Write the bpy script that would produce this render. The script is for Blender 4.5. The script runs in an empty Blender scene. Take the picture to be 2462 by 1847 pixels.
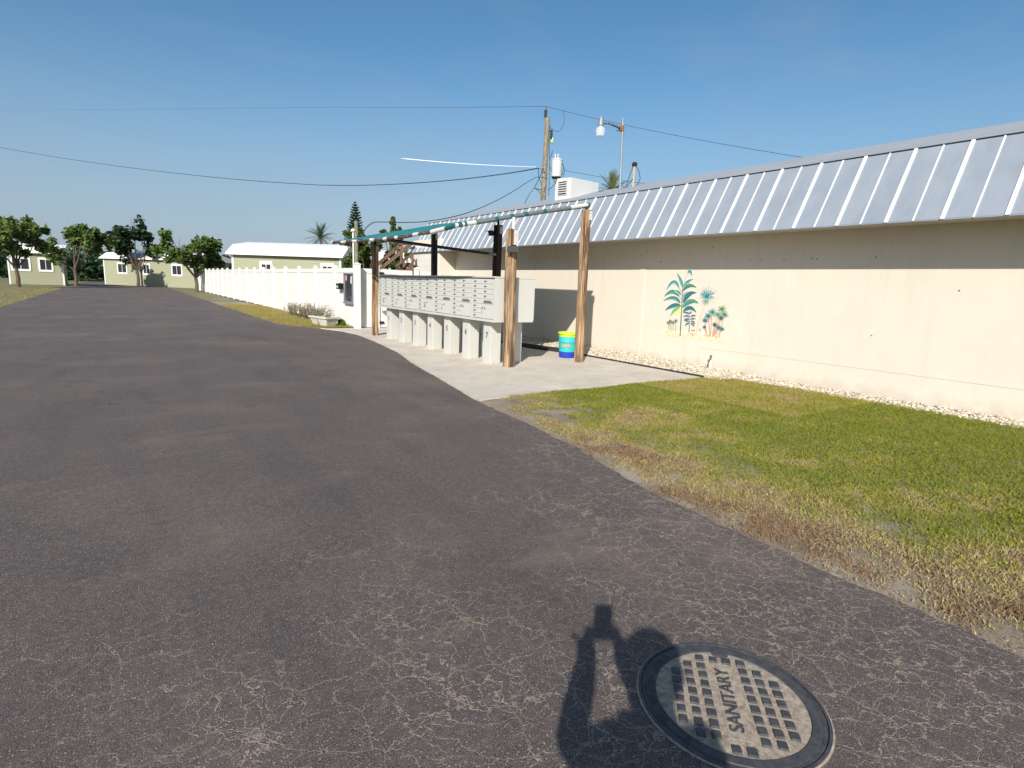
import bpy, bmesh, math, random
import numpy as np
from mathutils import Vector, Matrix
random.seed(7)
rng = np.random.default_rng(11)
S = bpy.context.scene
COL = S.collection
R = math.radians

# ------------------------------------------------------------------ camera
# solved from the photograph: 1.45 m above the slab, wall running along +Y
AX_R = Vector((0.82018, -0.57099, 0.03697)); AX_U = Vector(); AX_F = Vector()
_p, _r, _y = 0.17285, 0.03752, 0.6085
def _axes():
    fw = Vector((0, math.cos(_p), -math.sin(_p))); up = Vector((0, math.sin(_p), math.cos(_p))); rt = Vector((1, 0, 0))
    a = rt*math.cos(_r)+up*math.sin(_r); b = up*math.cos(_r)-rt*math.sin(_r)
    Z = Matrix.Rotation(-_y, 3, 'Z')
    return Z@a, Z@b, Z@fw
AX_R, AX_U, AX_F = _axes()
CAM = Vector((0, 0, 1.45)); FPX = 1351.7
cd = bpy.data.cameras.new('camera'); cam = bpy.data.objects.new('camera', cd); COL.objects.link(cam)
m3 = Matrix((AX_R, AX_U, -AX_F)).transposed()
cam.matrix_world = Matrix.Translation(CAM) @ m3.to_4x4()
cd.sensor_width = 36; cd.sensor_fit = 'HORIZONTAL'; cd.lens = FPX/2462*36
cd.clip_start = 0.02; cd.clip_end = 30000
S.camera = cam
S.render.resolution_x = 1024; S.render.resolution_y = 768
# measuring helpers: where a sight line meets a real plane of the place
def ray(px, py): return AX_F+AX_R*((px-1230.5)/FPX)-AX_U*((py-923.5)/FPX)
def GX(px, py, X): d = ray(px, py); return CAM+d*(X/d.x)
def GY(px, py, Y): d = ray(px, py); return CAM+d*(Y/d.y)
def GD(px, py, D): return CAM+ray(px, py)*D
def GZ(px, py, z=0): d = ray(px, py); return CAM+d*((z-1.45)/d.z)

# ------------------------------------------------------------------ light
SUN_EL, SUN_AZ = R(31.2), R(45.8)      # light travels towards azimuth 45.8 deg from +Y to +X
w = bpy.data.worlds.new('World'); S.world = w; w.use_nodes = True
nt = w.node_tree; nt.nodes.clear()
sky = nt.nodes.new('ShaderNodeTexSky'); sky.sky_type = 'NISHITA'; sky.sun_disc = False
sky.sun_elevation = SUN_EL; sky.sun_rotation = SUN_AZ+math.pi
sky.air_density = 1.0; sky.dust_density = .8; sky.ozone_density = 2.2; sky.altitude = 0
bg = nt.nodes.new('ShaderNodeBackground'); bg.inputs[1].default_value = 0.092
wo = nt.nodes.new('ShaderNodeOutputWorld')
# pale haze low in the sky, thinning out upwards, and a little high cirrus
tcw = nt.nodes.new('ShaderNodeTexCoord'); sxw = nt.nodes.new('ShaderNodeSeparateXYZ'); nt.links.new(tcw.outputs['Generated'], sxw.inputs[0])
mrw = nt.nodes.new('ShaderNodeMapRange'); mrw.interpolation_type = 'SMOOTHSTEP'
for k_, v_ in (('From Min', -.02), ('From Max', .36), ('To Min', .82), ('To Max', 0.)): mrw.inputs[k_].default_value = v_
nt.links.new(sxw.outputs[2], mrw.inputs['Value'])
mxw = nt.nodes.new('ShaderNodeMix'); mxw.data_type = 'RGBA'; nt.links.new(mrw.outputs[0], mxw.inputs[0]); hsv = nt.nodes.new('ShaderNodeHueSaturation'); hsv.inputs['Hue'].default_value = .492; hsv.inputs['Saturation'].default_value = 1.2; hsv.inputs['Value'].default_value = 1.02; nt.links.new(sky.outputs[0], hsv.inputs['Color']); nt.links.new(hsv.outputs[0], mxw.inputs[6]); mxw.inputs[7].default_value = (2.75, 3.45, 4.5, 1)
mpw = nt.nodes.new('ShaderNodeMapping'); mpw.inputs['Scale'].default_value = (1.2, 2.6, 5.); mpw.inputs['Rotation'].default_value = (.3, .2, .6); nt.links.new(tcw.outputs['Generated'], mpw.inputs[0])
nzw = nt.nodes.new('ShaderNodeTexNoise'); nzw.inputs['Scale'].default_value = 1.7; nzw.inputs['Detail'].default_value = 7; nzw.inputs['Distortion'].default_value = .5; nt.links.new(mpw.outputs[0], nzw.inputs['Vector'])
crw = nt.nodes.new('ShaderNodeMapRange')
for k_, v_ in (('From Min', .5), ('From Max', .8), ('To Min', 0.), ('To Max', .24)): crw.inputs[k_].default_value = v_
nt.links.new(nzw.outputs[0], crw.inputs['Value'])
mx2 = nt.nodes.new('ShaderNodeMix'); mx2.data_type = 'RGBA'; nt.links.new(crw.outputs[0], mx2.inputs[0]); nt.links.new(mxw.outputs[2], mx2.inputs[6]); mx2.inputs[7].default_value = (3.1, 3.6, 4.3, 1)
nt.links.new(mx2.outputs[2], bg.inputs[0]); nt.links.new(bg.outputs[0], wo.inputs[0])
sd = bpy.data.lights.new('sun', 'SUN'); sd.energy = 4.7; sd.angle = R(0.53); sd.color = (1.0, 0.945, 0.85)
so = bpy.data.objects.new('sun', sd); COL.objects.link(so)
sdir = Vector((math.sin(SUN_AZ)*math.cos(SUN_EL), math.cos(SUN_AZ)*math.cos(SUN_EL), -math.sin(SUN_EL)))
so.rotation_euler = sdir.to_track_quat('-Z', 'Y').to_euler(); so.location = (-8, -8, 12)
S.view_settings.view_transform = 'Standard'; S.view_settings.look = 'None'
S.view_settings.exposure = 0.36; S.view_settings.gamma = 1.0

# ------------------------------------------------------------------ materials
def srgb(r, g, b):
    f = lambda c: (c/255/12.92) if c/255 <= .04045 else ((c/255+.055)/1.055)**2.4
    return (f(r), f(g), f(b), 1)
class NT:
    def __init__(s, name):
        s.m = bpy.data.materials.new(name); s.m.use_nodes = True; s.t = s.m.node_tree
        s.b = s.t.nodes['Principled BSDF']; s.out = s.t.nodes['Material Output']
        s.co = None
    def n(s, typ, **kw):
        o = s.t.nodes.new(typ)
        for k, v in kw.items():
            if k.startswith('i_'): o.inputs[k[2:].replace('_', ' ')].default_value = v
            else: setattr(o, k, v)
        return o
    def l(s, a, b): s.t.links.new(a, b)
    def pos(s, scale=(1, 1, 1), obj=False):
        if obj:
            tc = s.n('ShaderNodeTexCoord'); src = tc.outputs['Object']
        else:
            src = s.n('ShaderNodeNewGeometry').outputs['Position']
        mp = s.n('ShaderNodeMapping'); mp.inputs['Scale'].default_value = scale
        s.l(src, mp.inputs[0]); return mp.outputs[0]
    def noise(s, vec, scale, detail=4, rough=.55, dist=0):
        o = s.n('ShaderNodeTexNoise'); o.inputs['Scale'].default_value = scale; o.inputs['Detail'].default_value = detail
        o.inputs['Roughness'].default_value = rough; o.inputs['Distortion'].default_value = dist
        s.l(vec, o.inputs['Vector']); return o
    def ramp(s, fac, stops):
        o = s.n('ShaderNodeValToRGB'); cr = o.color_ramp
        while len(cr.elements) < len(stops): cr.elements.new(.5)
        for e, (p, c) in zip(cr.elements, stops):
            e.position = p; e.color = c if hasattr(c, '__len__') else (c, c, c, 1)
        s.l(fac, o.inputs[0]); return o.outputs[0]
    def mix(s, fac, a, b, mode='MIX'):
        o = s.n('ShaderNodeMix', data_type='RGBA', blend_type=mode)
        for v, sock in ((fac, o.inputs[0]), (a, o.inputs[6]), (b, o.inputs[7])):
            if isinstance(v, bpy.types.NodeSocket): s.l(v, sock)
            else: sock.default_value = v
        return o.outputs[2]
    def math(s, op, a, b=0.0, clamp=False):
        o = s.n('ShaderNodeMath', operation=op); o.use_clamp = clamp
        for v, sock in ((a, o.inputs[0]), (b, o.inputs[1])):
            if isinstance(v, bpy.types.NodeSocket): s.l(v, sock)
            else: sock.default_value = v
        return o.outputs[0]
    def bump(s, h, strength=.3, dist=.01):
        o = s.n('ShaderNodeBump'); o.inputs['Strength'].default_value = strength; o.inputs['Distance'].default_value = dist
        s.l(h, o.inputs['Height']); s.l(o.outputs[0], s.b.inputs['Normal'])
    def base(s, c):
        if isinstance(c, bpy.types.NodeSocket): s.l(c, s.b.inputs['Base Color'])
        else: s.b.inputs['Base Color'].default_value = c

M = {}
def simple(name, col, rough=.6, var=.12, scale=3, metal=0, bump=0, bscale=60, stretch=(1, 1, 1), dirt=None):
    t = NT(name); p = t.pos(stretch)
    n = t.noise(p, scale, 5)
    c2 = tuple(max(0, c*(1-var)) for c in col[:3])+(1,)
    c = t.mix(t.ramp(n.outputs[0], [(.3, 0.), (.7, 1.)]), col, c2)
    if dirt:
        dn = t.noise(p, dirt[1], 7, .65); c = t.mix(t.ramp(dn.outputs[0], [(dirt[2], 0.), (dirt[2]+.12, dirt[3])]), c, dirt[0])
    t.base(c); t.b.inputs['Roughness'].default_value = rough; t.b.inputs['Metallic'].default_value = metal
    if bump: t.bump(t.noise(p, bscale, 3).outputs[0], bump, .01)
    M[name] = t.m; return t.m

# --- asphalt
t = NT('asphalt'); P0 = t.pos()
wn = t.noise(P0, 2.6, 3, .6)
wv = t.n('ShaderNodeVectorMath', operation='SCALE'); t.l(wn.outputs['Color'], wv.inputs[0]); wv.inputs['Scale'].default_value = .30
av = t.n('ShaderNodeVectorMath', operation='ADD'); t.l(P0, av.inputs[0]); t.l(wv.outputs[0], av.inputs[1])
wn2 = t.noise(P0, 30, 3, .6); wv2 = t.n('ShaderNodeVectorMath', operation='SCALE'); t.l(wn2.outputs['Color'], wv2.inputs[0]); wv2.inputs['Scale'].default_value = .05
av2 = t.n('ShaderNodeVectorMath', operation='ADD'); t.l(av.outputs[0], av2.inputs[0]); t.l(wv2.outputs[0], av2.inputs[1])
def crack(scale, width):
    v = t.n('ShaderNodeTexVoronoi', feature='DISTANCE_TO_EDGE'); v.inputs['Scale'].default_value = scale
    t.l(av2.outputs[0], v.inputs['Vector'])
    return t.ramp(v.outputs['Distance'], [(0., 1.), (width, .55), (width*2., 0.)])
patch = t.noise(P0, .42, 5, .62)
sep = t.n('ShaderNodeSeparateXYZ'); t.l(P0, sep.inputs[0])
# cracking grows towards the road's broken edge
edge = t.n('ShaderNodeMapRange'); edge.clamp = True
for k, v in (('From Min', 1.7), ('From Max', 2.6), ('To Min', 0.), ('To Max', .26)): edge.inputs[k].default_value = v
t.l(t.math('SUBTRACT', sep.outputs[0], t.math('MULTIPLY', sep.outputs[1], .165)), edge.inputs['Value'])
near = t.n('ShaderNodeMapRange'); near.clamp = True
for k, v in (('From Min', 3.3), ('From Max', 1.7), ('To Min', -.03), ('To Max', .20)): near.inputs[k].default_value = v
t.l(sep.outputs[1], near.inputs['Value'])
far = t.n('ShaderNodeMapRange'); far.clamp = True
for k, v in (('From Min', 4.5), ('From Max', 7.), ('To Min', 0.), ('To Max', -.3)): far.inputs[k].default_value = v
t.l(sep.outputs[1], far.inputs['Value'])
pm = t.noise(P0, 1.5, 4, .6)
msum = t.math('ADD', t.math('ADD', t.math('ADD', pm.outputs[0], edge.outputs[0]), near.outputs[0]), far.outputs[0])
mask1 = t.ramp(msum, [(.51, 0.), (.68, .9)])
mask2 = t.ramp(msum, [(.60, 0.), (.78, .9)])
cr = t.math('MAXIMUM', t.math('MULTIPLY', crack(4.4, .0052), mask1), t.math('MULTIPLY', crack(10, .012), mask2))
fine = t.noise(P0, 260, 3, .8); mid = t.noise(P0, 95, 3, .7)
big = t.noise(P0, .7, 7, .72, .5)
c = t.mix(t.ramp(big.outputs[0], [(.36, 0.), (.66, 1.)]), (.043, .033, .038, 1), (.083, .063, .061, 1))
c = t.mix(t.ramp(patch.outputs[0], [(.50, 0.), (.66, .7)]), c, (.165, .125, .10, 1))
c = t.mix(t.ramp(mid.outputs[0], [(.40, 0.), (.58, .75)]), t.mix(.5, c, (.012, .011, .014, 1)), c)
vs = t.n('ShaderNodeTexVoronoi'); vs.inputs['Scale'].default_value = 100; t.l(P0, vs.inputs['Vector'])
stone = t.ramp(vs.outputs['Distance'], [(.16, 1.), (.34, 0.)])
vc = t.n('ShaderNodeSeparateColor'); t.l(vs.outputs['Color'], vc.inputs[0])
sel = t.ramp(vc.outputs[0], [(.45, 0.), (.85, 1.)])
c = t.mix(t.math('MULTIPLY', t.math('MULTIPLY', stone, sel), .8), c, (.50, .43, .36, 1))
c = t.mix(t.ramp(fine.outputs[0], [(.50, 0.), (.60, .8)]), c, (.34, .27, .22, 1))
md2 = t.noise(P0, 26, 6, .75); c = t.mix(t.ramp(md2.outputs[0], [(.50, 0.), (.64, .42)]), c, (.19, .15, .128, 1)); c = t.mix(t.ramp(md2.outputs[0], [(.30, .5), (.44, 0.)]), c, (.022, .019, .022, 1))
rub = t.noise(t.pos((.55, 1.3, 1)), 1.1, 8, .75, .8); c = t.mix(t.ramp(rub.outputs[0], [(.54, 0.), (.66, .5)]), c, (.185, .145, .118, 1))
tk = t.noise(t.pos((1.6, .28, 1)), 1.3, 5, .6); c = t.mix(t.ramp(tk.outputs[0], [(.50, 0.), (.70, .28)]), c, (.036, .031, .037, 1))
dark = t.noise(P0, 2.1, 3, .5)
c = t.mix(t.ramp(dark.outputs[0], [(.66, 0.), (.76, .45)]), c, (.022, .021, .026, 1))
c = t.mix(t.math('MULTIPLY', cr, .82), c, (.46, .37, .285, 1))
t.base(c); t.b.inputs['Roughness'].default_value = .82
h = t.math('SUBTRACT', t.math('ADD', t.math('MULTIPLY', mid.outputs[0], .8), t.math('MULTIPLY', fine.outputs[0], .5)), t.math('MULTIPLY', cr, .6))
t.bump(h, .85, .006); M['asphalt'] = t.m

# --- concrete slab
t = NT('concrete'); P0 = t.pos()
a = t.noise(P0, 1.1, 7, .65, .3); b = t.noise(P0, 9, 6, .7); cc = t.noise(P0, 120, 3, .7)
c = t.mix(t.ramp(a.outputs[0], [(.34, 0.), (.66, 1.)]), (.50, .45, .385, 1), (.64, .575, .49, 1))
c = t.mix(t.ramp(b.outputs[0], [(.55, 0.), (.76, .5)]), c, (.38, .335, .29, 1))
c = t.mix(t.ramp(cc.outputs[0], [(.56, 0.), (.7, .35)]), c, (.24, .21, .18, 1))
sx = t.noise(t.pos((1.2, 5, 1)), 2.2, 6, .7)
c = t.mix(t.ramp(sx.outputs[0], [(.55, 0.), (.70, .6)]), c, (.27, .24, .205, 1))
t.base(c); t.b.inputs['Roughness'].default_value = .9
t.bump(t.math('ADD', cc.outputs[0], b.outputs[0]), .35, .006); M['concrete'] = t.m

# --- soil under the lawn
t = NT('soil'); P0 = t.pos()
a = t.noise(P0, 2.2, 7, .7); b = t.noise(P0, 60, 5, .75)
c = t.mix(t.ramp(a.outputs[0], [(.36, 0.), (.64, 1.)]), (.22, .165, .11, 1), (.40, .335, .26, 1))
c = t.mix(t.ramp(b.outputs[0], [(.45, 0.), (.68, .65)]), c, (.10, .07, .045, 1))
t.base(c); t.b.inputs['Roughness'].default_value = .95; t.bump(b.outputs[0], .8, .02); M['soil'] = t.m
t = NT('far_ground'); P0 = t.pos()
a = t.noise(P0, .5, 7, .7); c = t.mix(t.ramp(a.outputs[0], [(.36, 0.), (.64, 1.)]), (.10, .12, .035, 1), (.22, .19, .10, 1))
t.base(c); t.b.inputs['Roughness'].default_value = .95; M['far_ground'] = t.m

# --- grass, coloured by where it grows
t = NT('grass'); P0 = t.pos()
g = t.noise(P0, 1.5, 5, .62); g2 = t.noise(P0, 130, 2, .5); sp = t.n('ShaderNodeSeparateXYZ'); t.l(P0, sp.inputs[0])
at = t.n('ShaderNodeAttribute', attribute_name='dry'); 
f = t.math('ADD', t.math('MULTIPLY', at.outputs['Fac'], 1.0), t.math('MULTIPLY', t.math('SUBTRACT', g.outputs[0], .5), 1.3))
c = t.ramp(f, [(.05, (.27, .31, .035, 1)), (.28, (.43, .40, .065, 1)), (.46, (.50, .41, .13, 1)), (.72, (.60, .47, .25, 1)), (1., (.36, .22, .13, 1))])
c = t.mix(t.ramp(g2.outputs[0], [(.38, 0.), (.62, .65)]), c, (.085, .085, .022, 1))
t.base(c); t.b.inputs['Roughness'].default_value = .6; t.b.inputs['Specular IOR Level'].default_value = .25
tr = t.n('ShaderNodeBsdfTranslucent'); t.l(c, tr.inputs[0]); ms = t.n('ShaderNodeMixShader'); ms.inputs[0].default_value = .25
t.l(t.b.outputs[0], ms.inputs[1]); t.l(tr.outputs[0], ms.inputs[2]); t.l(ms.outputs[0], t.out.inputs[0]); M['grass'] = t.m

def leafmat(name, c1, c2, c3, scale=2.5):
    t = NT(name); P0 = t.pos(); a = t.noise(P0, scale, 3); b = t.noise(P0, scale*14, 2)
    c = t.mix(t.ramp(a.outputs[0], [(.35, 0.), (.65, 1.)]), c1, c2); c = t.mix(t.ramp(b.outputs[0], [(.5, 0.), (.65, .8)]), c, c3)
    t.base(c); t.b.inputs['Roughness'].default_value = .5; t.b.inputs['Specular IOR Level'].default_value = .3
    tr = t.n('ShaderNodeBsdfTranslucent'); t.l(c, tr.inputs[0]); ms = t.n('ShaderNodeMixShader'); ms.inputs[0].default_value = .22
    t.l(t.b.outputs[0], ms.inputs[1]); t.l(tr.outputs[0], ms.inputs[2]); t.l(ms.outputs[0], t.out.inputs[0]); M[name] = t.m
leafmat('leaf_green', (.045, .09, .018, 1), (.10, .16, .03, 1), (.20, .24, .07, 1))
leafmat('leaf_dark', (.018, .040, .016, 1), (.03, .065, .022, 1), (.045, .085, .03, 1), 1)
leafmat('leaf_palm', (.05, .075, .03, 1), (.09, .12, .05, 1), (.16, .17, .08, 1), 1)
leafmat('leaf_yellowpalm', (.16, .19, .05, 1), (.24, .25, .09, 1), (.10, .14, .04, 1), 2)
leafmat('leaf_croton', (.26, .22, .14, 1), (.17, .19, .09, 1), (.40, .24, .24, 1), 12)
leafmat('leaf_bush', (.08, .17, .03, 1), (.14, .25, .04, 1), (.05, .10, .02, 1), 8)

# --- wood
def wood(name, light, dark_, zs=.7, sc=18, crack_=.5):
    t = NT(name); P0 = t.pos((1, 1, zs*.09), True)
    oi = t.n('ShaderNodeObjectInfo'); ad = t.n('ShaderNodeVectorMath', operation='ADD'); cmb = t.n('ShaderNodeCombineXYZ'); t.l(t.math('MULTIPLY', oi.outputs['Random'], 9.), cmb.inputs[0]); t.l(cmb.outputs[0], ad.inputs[1]); t.l(P0, ad.inputs[0]); P0 = ad.outputs[0]
    ww = t.noise(P0, sc, 5, .6, .9)
    kn = t.noise(t.pos((1, 1, .35), True), 7, 3, .5, 1.5)
    gr = t.noise(t.pos((1, 1, .025), True), 75, 4, .65)
    c = t.mix(t.ramp(ww.outputs[0], [(.40, 0.), (.48, .45), (.56, 1.)]), dark_, light)
    c = t.mix(t.ramp(gr.outputs[0], [(.50, 0.), (.57, .7)]), c, tuple(v*.30 for v in dark_[:3])+(1,))
    c = t.mix(t.ramp(kn.outputs[0], [(.66, 0.), (.72, .8)]), c, tuple(v*.45 for v in dark_[:3])+(1,))
    t.base(c); t.b.inputs['Roughness'].default_value = .85
    t.bump(t.math('ADD', ww.outputs[0], gr.outputs[0]), .7, .012); M[name] = t.m
wood('post_wood', (.50, .335, .195, 1), (.115, .055, .027, 1), sc=12)
wood('shaded_wood', (.075, .042, .026, 1), (.022, .013, .009, 1))  # darker copy of the post timber, shade put into its colour
wood('pole_wood', (.36, .29, .20, 1), (.17, .135, .085, 1))
wood('green_wood', (.26, .27, .17, 1), (.15, .16, .10, 1))
wood('stair_wood', (.21, .12, .08, 1), (.09, .05, .036, 1))

# --- painted stucco wall
t = NT('stucco'); P0 = t.pos()
a = t.noise(P0, .9, 5, .6); b = t.noise(P0, 45, 5, .7); v = t.noise(t.pos((1, 1, .12)), 4, 5, .6)
c = t.mix(t.ramp(a.outputs[0], [(.35, 0.), (.65, 1.)]), (.70, .635, .54, 1), (.67, .61, .525, 1))
c = t.mix(t.ramp(v.outputs[0], [(.54, 0.), (.72, .5)]), c, (.61, .555, .47, 1)); c = t.mix(t.ramp(t.noise(P0, 2.3, 7, .75).outputs[0], [(.56, 0.), (.66, .35)]), c, (.76, .70, .60, 1))
spz = t.n('ShaderNodeSeparateXYZ'); t.l(P0, spz.inputs[0])
dz = t.math('ADD', t.math('MULTIPLY', spz.outputs[2], 1.6), t.math('MULTIPLY', t.noise(P0, 5, 5, .7).outputs[0], .9))
c = t.mix(t.ramp(dz, [(.42, .55), (.75, 0.)]), c, (.46, .41, .335, 1))   # splash dirt along the foot
t.base(c); t.b.inputs['Roughness'].default_value = .9; t.bump(b.outputs[0], .45, .006); M['stucco'] = t.m
simple('block_white', (.68, .66, .60, 1), .9, .06, 2, bump=.4, bscale=40)
simple('roof_panel', (.325, .355, .40, 1), .5, .06, .8, dirt=((.27, .28, .30, 1), 3, .60, .5))
t = NT('roof_panel'); P0 = t.pos(); a_ = t.noise(t.pos((1, 1.4, .8)), 2.2, 3, .5); d_ = t.noise(t.pos((1, 3, .35)), 5, 6, .7)
c = t.mix(t.ramp(a_.outputs[0], [(.3, 0.), (.7, 1.)]), (.285, .32, .375, 1), (.245, .28, .335, 1)); c = t.mix(t.ramp(d_.outputs[0], [(.57, 0.), (.72, .45)]), c, (.24, .25, .265, 1))
t.base(c); t.b.inputs['Roughness'].default_value = .45; t.bump(a_.outputs[0], .35, .05); M['roof_panel'] = t.m
simple('roof_cap', (.34, .36, .385, 1), .6, .10, 1)
simple('batten_white', (.80, .80, .78, 1), .5, .06, 4, dirt=((.5, .5, .48, 1), 12, .66, .5))
simple('soffit', (.55, .50, .42, 1), .9)
simple('mail_metal', (.55, .55, .515, 1), .38, .05, 2.5, dirt=((.50, .49, .44, 1), 9, .60, .5))
simple('mail_door', (.565, .565, .53, 1), .38, .05, 6)
simple('gap_dark', (.16, .16, .15, 1), .8, .1)
simple('black', (.02, .02, .022, 1), .5, .3)
simple('black_gloss', (.018, .018, .022, 1), .22, .3)
simple('number_black', (.03, .03, .03, 1), .6, .1)
simple('brass', (.20, .17, .12, 1), .4, .3, 20, metal=.6)
simple('rust', (.34, .16, .07, 1), .9, .5, 40)
simple('rust_faint', (.52, .40, .27, 1), .8, .3, 40)
simple('vinyl', (.77, .765, .73, 1), .45, .03, 1.2, dirt=((.66, .60, .50, 1), 1.3, .66, .4))
simple('white_paint', (.80, .79, .75, 1), .5, .06, 3)
simple('white_grey', (.62, .63, .62, 1), .45, .08, 4)
simple('galv', (.27, .29, .31, 1), .5, .25, 9, metal=.2)
simple('pipe_grey', (.17, .20, .215, 1), .5, .25, 14, dirt=((.12, .09, .07, 1), 20, .62, .7))
simple('pipe_white', (.70, .69, .64, 1), .5, .1, 10)
simple('pipe_rust', (.115, .075, .06, 1), .8, .5, 22, dirt=((.5, .48, .44, 1), 14, .56, .8))
simple('teal_band', (.012, .12, .115, 1), .5, .2, 8)
simple('lime', (.50, .72, .05, 1), .45, .08, 8)
simple('teal_paint', (.03, .48, .50, 1), .45, .08, 6, dirt=((.32, .36, .28, 1), 9, .60, .7))
simple('blue_paint', (.015, .05, .42, 1), .45, .1, 6, dirt=((.08, .13, .3, 1), 10, .6, .6))
simple('edging', (.035, .033, .032, 1), .6, .3)
simple('wire', (.018, .02, .028, 1), .5, .2)
simple('siding', (.34, .345, .235, 1), .7, .05, .3)
simple('home_white', (.78, .78, .76, 1), .5, .04, .3)
simple('glass_dark', (.03, .035, .04, 1), .12, .2)
simple('board_black', (.022, .022, .026, 1), .35, .2, 4)
simple('pink', (.75, .30, .42, 1), .7)
simple('paper', (.70, .70, .68, 1), .7)
simple('planter_stone', (.62, .59, .52, 1), .9, .2, 10, bump=.5, bscale=50)
simple('statue_stone', (.62, .50, .40, 1), .9, .4, 14, bump=.6, bscale=50)
simple('bark', (.14, .10, .07, 1), .9, .4, 8, bump=.6, bscale=30)
simple('skin', (.55, .35, .26, 1), .5, .06, 8)
simple('shirt', (.10, .13, .20, 1), .85, .1, 20)
simple('shorts', (.17, .16, .14, 1), .85, .1, 20)
simple('hair', (.05, .03, .02, 1), .6, .4, 60)
simple('trail_white', (.9, .9, .9, 1), 1.0, 0)
t = NT('stone_bits'); oi = t.n('ShaderNodeAttribute', attribute_name='tone')
c = t.ramp(oi.outputs['Fac'], [(0., (.16, .13, .095, 1)), (.25, (.40, .33, .24, 1)), (.6, (.56, .49, .38, 1)), (1., (.72, .67, .57, 1))])
t.base(c); t.b.inputs['Roughness'].default_value = .9; M['stone_bits'] = t.m
# cast iron with sand packed round the raised blocks
t = NT('cast_iron'); P0 = t.pos(); a = t.noise(P0, 30, 5, .7); b = t.noise(P0, 220, 3, .7)
c = t.mix(t.ramp(a.outputs[0], [(.4, 0.), (.65, 1.)]), (.055, .056, .065, 1), (.10, .098, .10, 1))
t.base(c); t.b.inputs['Roughness'].default_value = .55; t.b.inputs['Metallic'].default_value = .3
t.bump(b.outputs[0], .4, .003); M['cast_iron'] = t.m
t = NT('packed_sand'); P0 = t.pos(); a = t.noise(P0, 45, 6, .75); b = t.noise(P0, 300, 3, .8)
c = t.mix(t.ramp(a.outputs[0], [(.36, 0.), (.62, 1.)]), (.28, .225, .175, 1), (.60, .50, .39, 1))
c = t.mix(t.ramp(b.outputs[0], [(.5, 0.), (.66, .5)]), c, (.10, .08, .065, 1))
t.base(c); t.b.inputs['Roughness'].default_value = .95; t.bump(t.math('ADD', a.outputs[0], b.outputs[0]), 1, .006); M['packed_sand'] = t.m
# mesh shade cloth
t = NT('shade_cloth'); P0 = t.pos(); a = t.noise(P0, 1.6, 4); c = t.mix(t.ramp(a.outputs[0], [(.35, 0.), (.65, 1.)]), (.012, .16, .175, 1), (.018, .205, .215, 1))
t.base(c); t.b.inputs['Roughness'].default_value = .7; M['shade_cloth'] = t.m
t = NT('mural_paint'); a = t.n('ShaderNodeVertexColor', layer_name='Col'); nn = t.noise(t.pos(), 60, 4, .7)
c = t.mix(t.ramp(nn.outputs[0], [(.5, 0.), (.75, .35)]), a.outputs[0], (.66, .60, .50, 1))
t.base(c); t.b.inputs['Roughness'].default_value = .8; t.bump(t.noise(t.pos(), 45, 5, .7).outputs[0], .35, .006); M['mural_paint'] = t.m
t = NT('lamp_glass'); t.base((.62, .68, .72, 1)); t.b.inputs['Roughness'].default_value = .2; t.b.inputs['Alpha'].default_value = .62; M['lamp_glass'] = t.m

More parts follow.
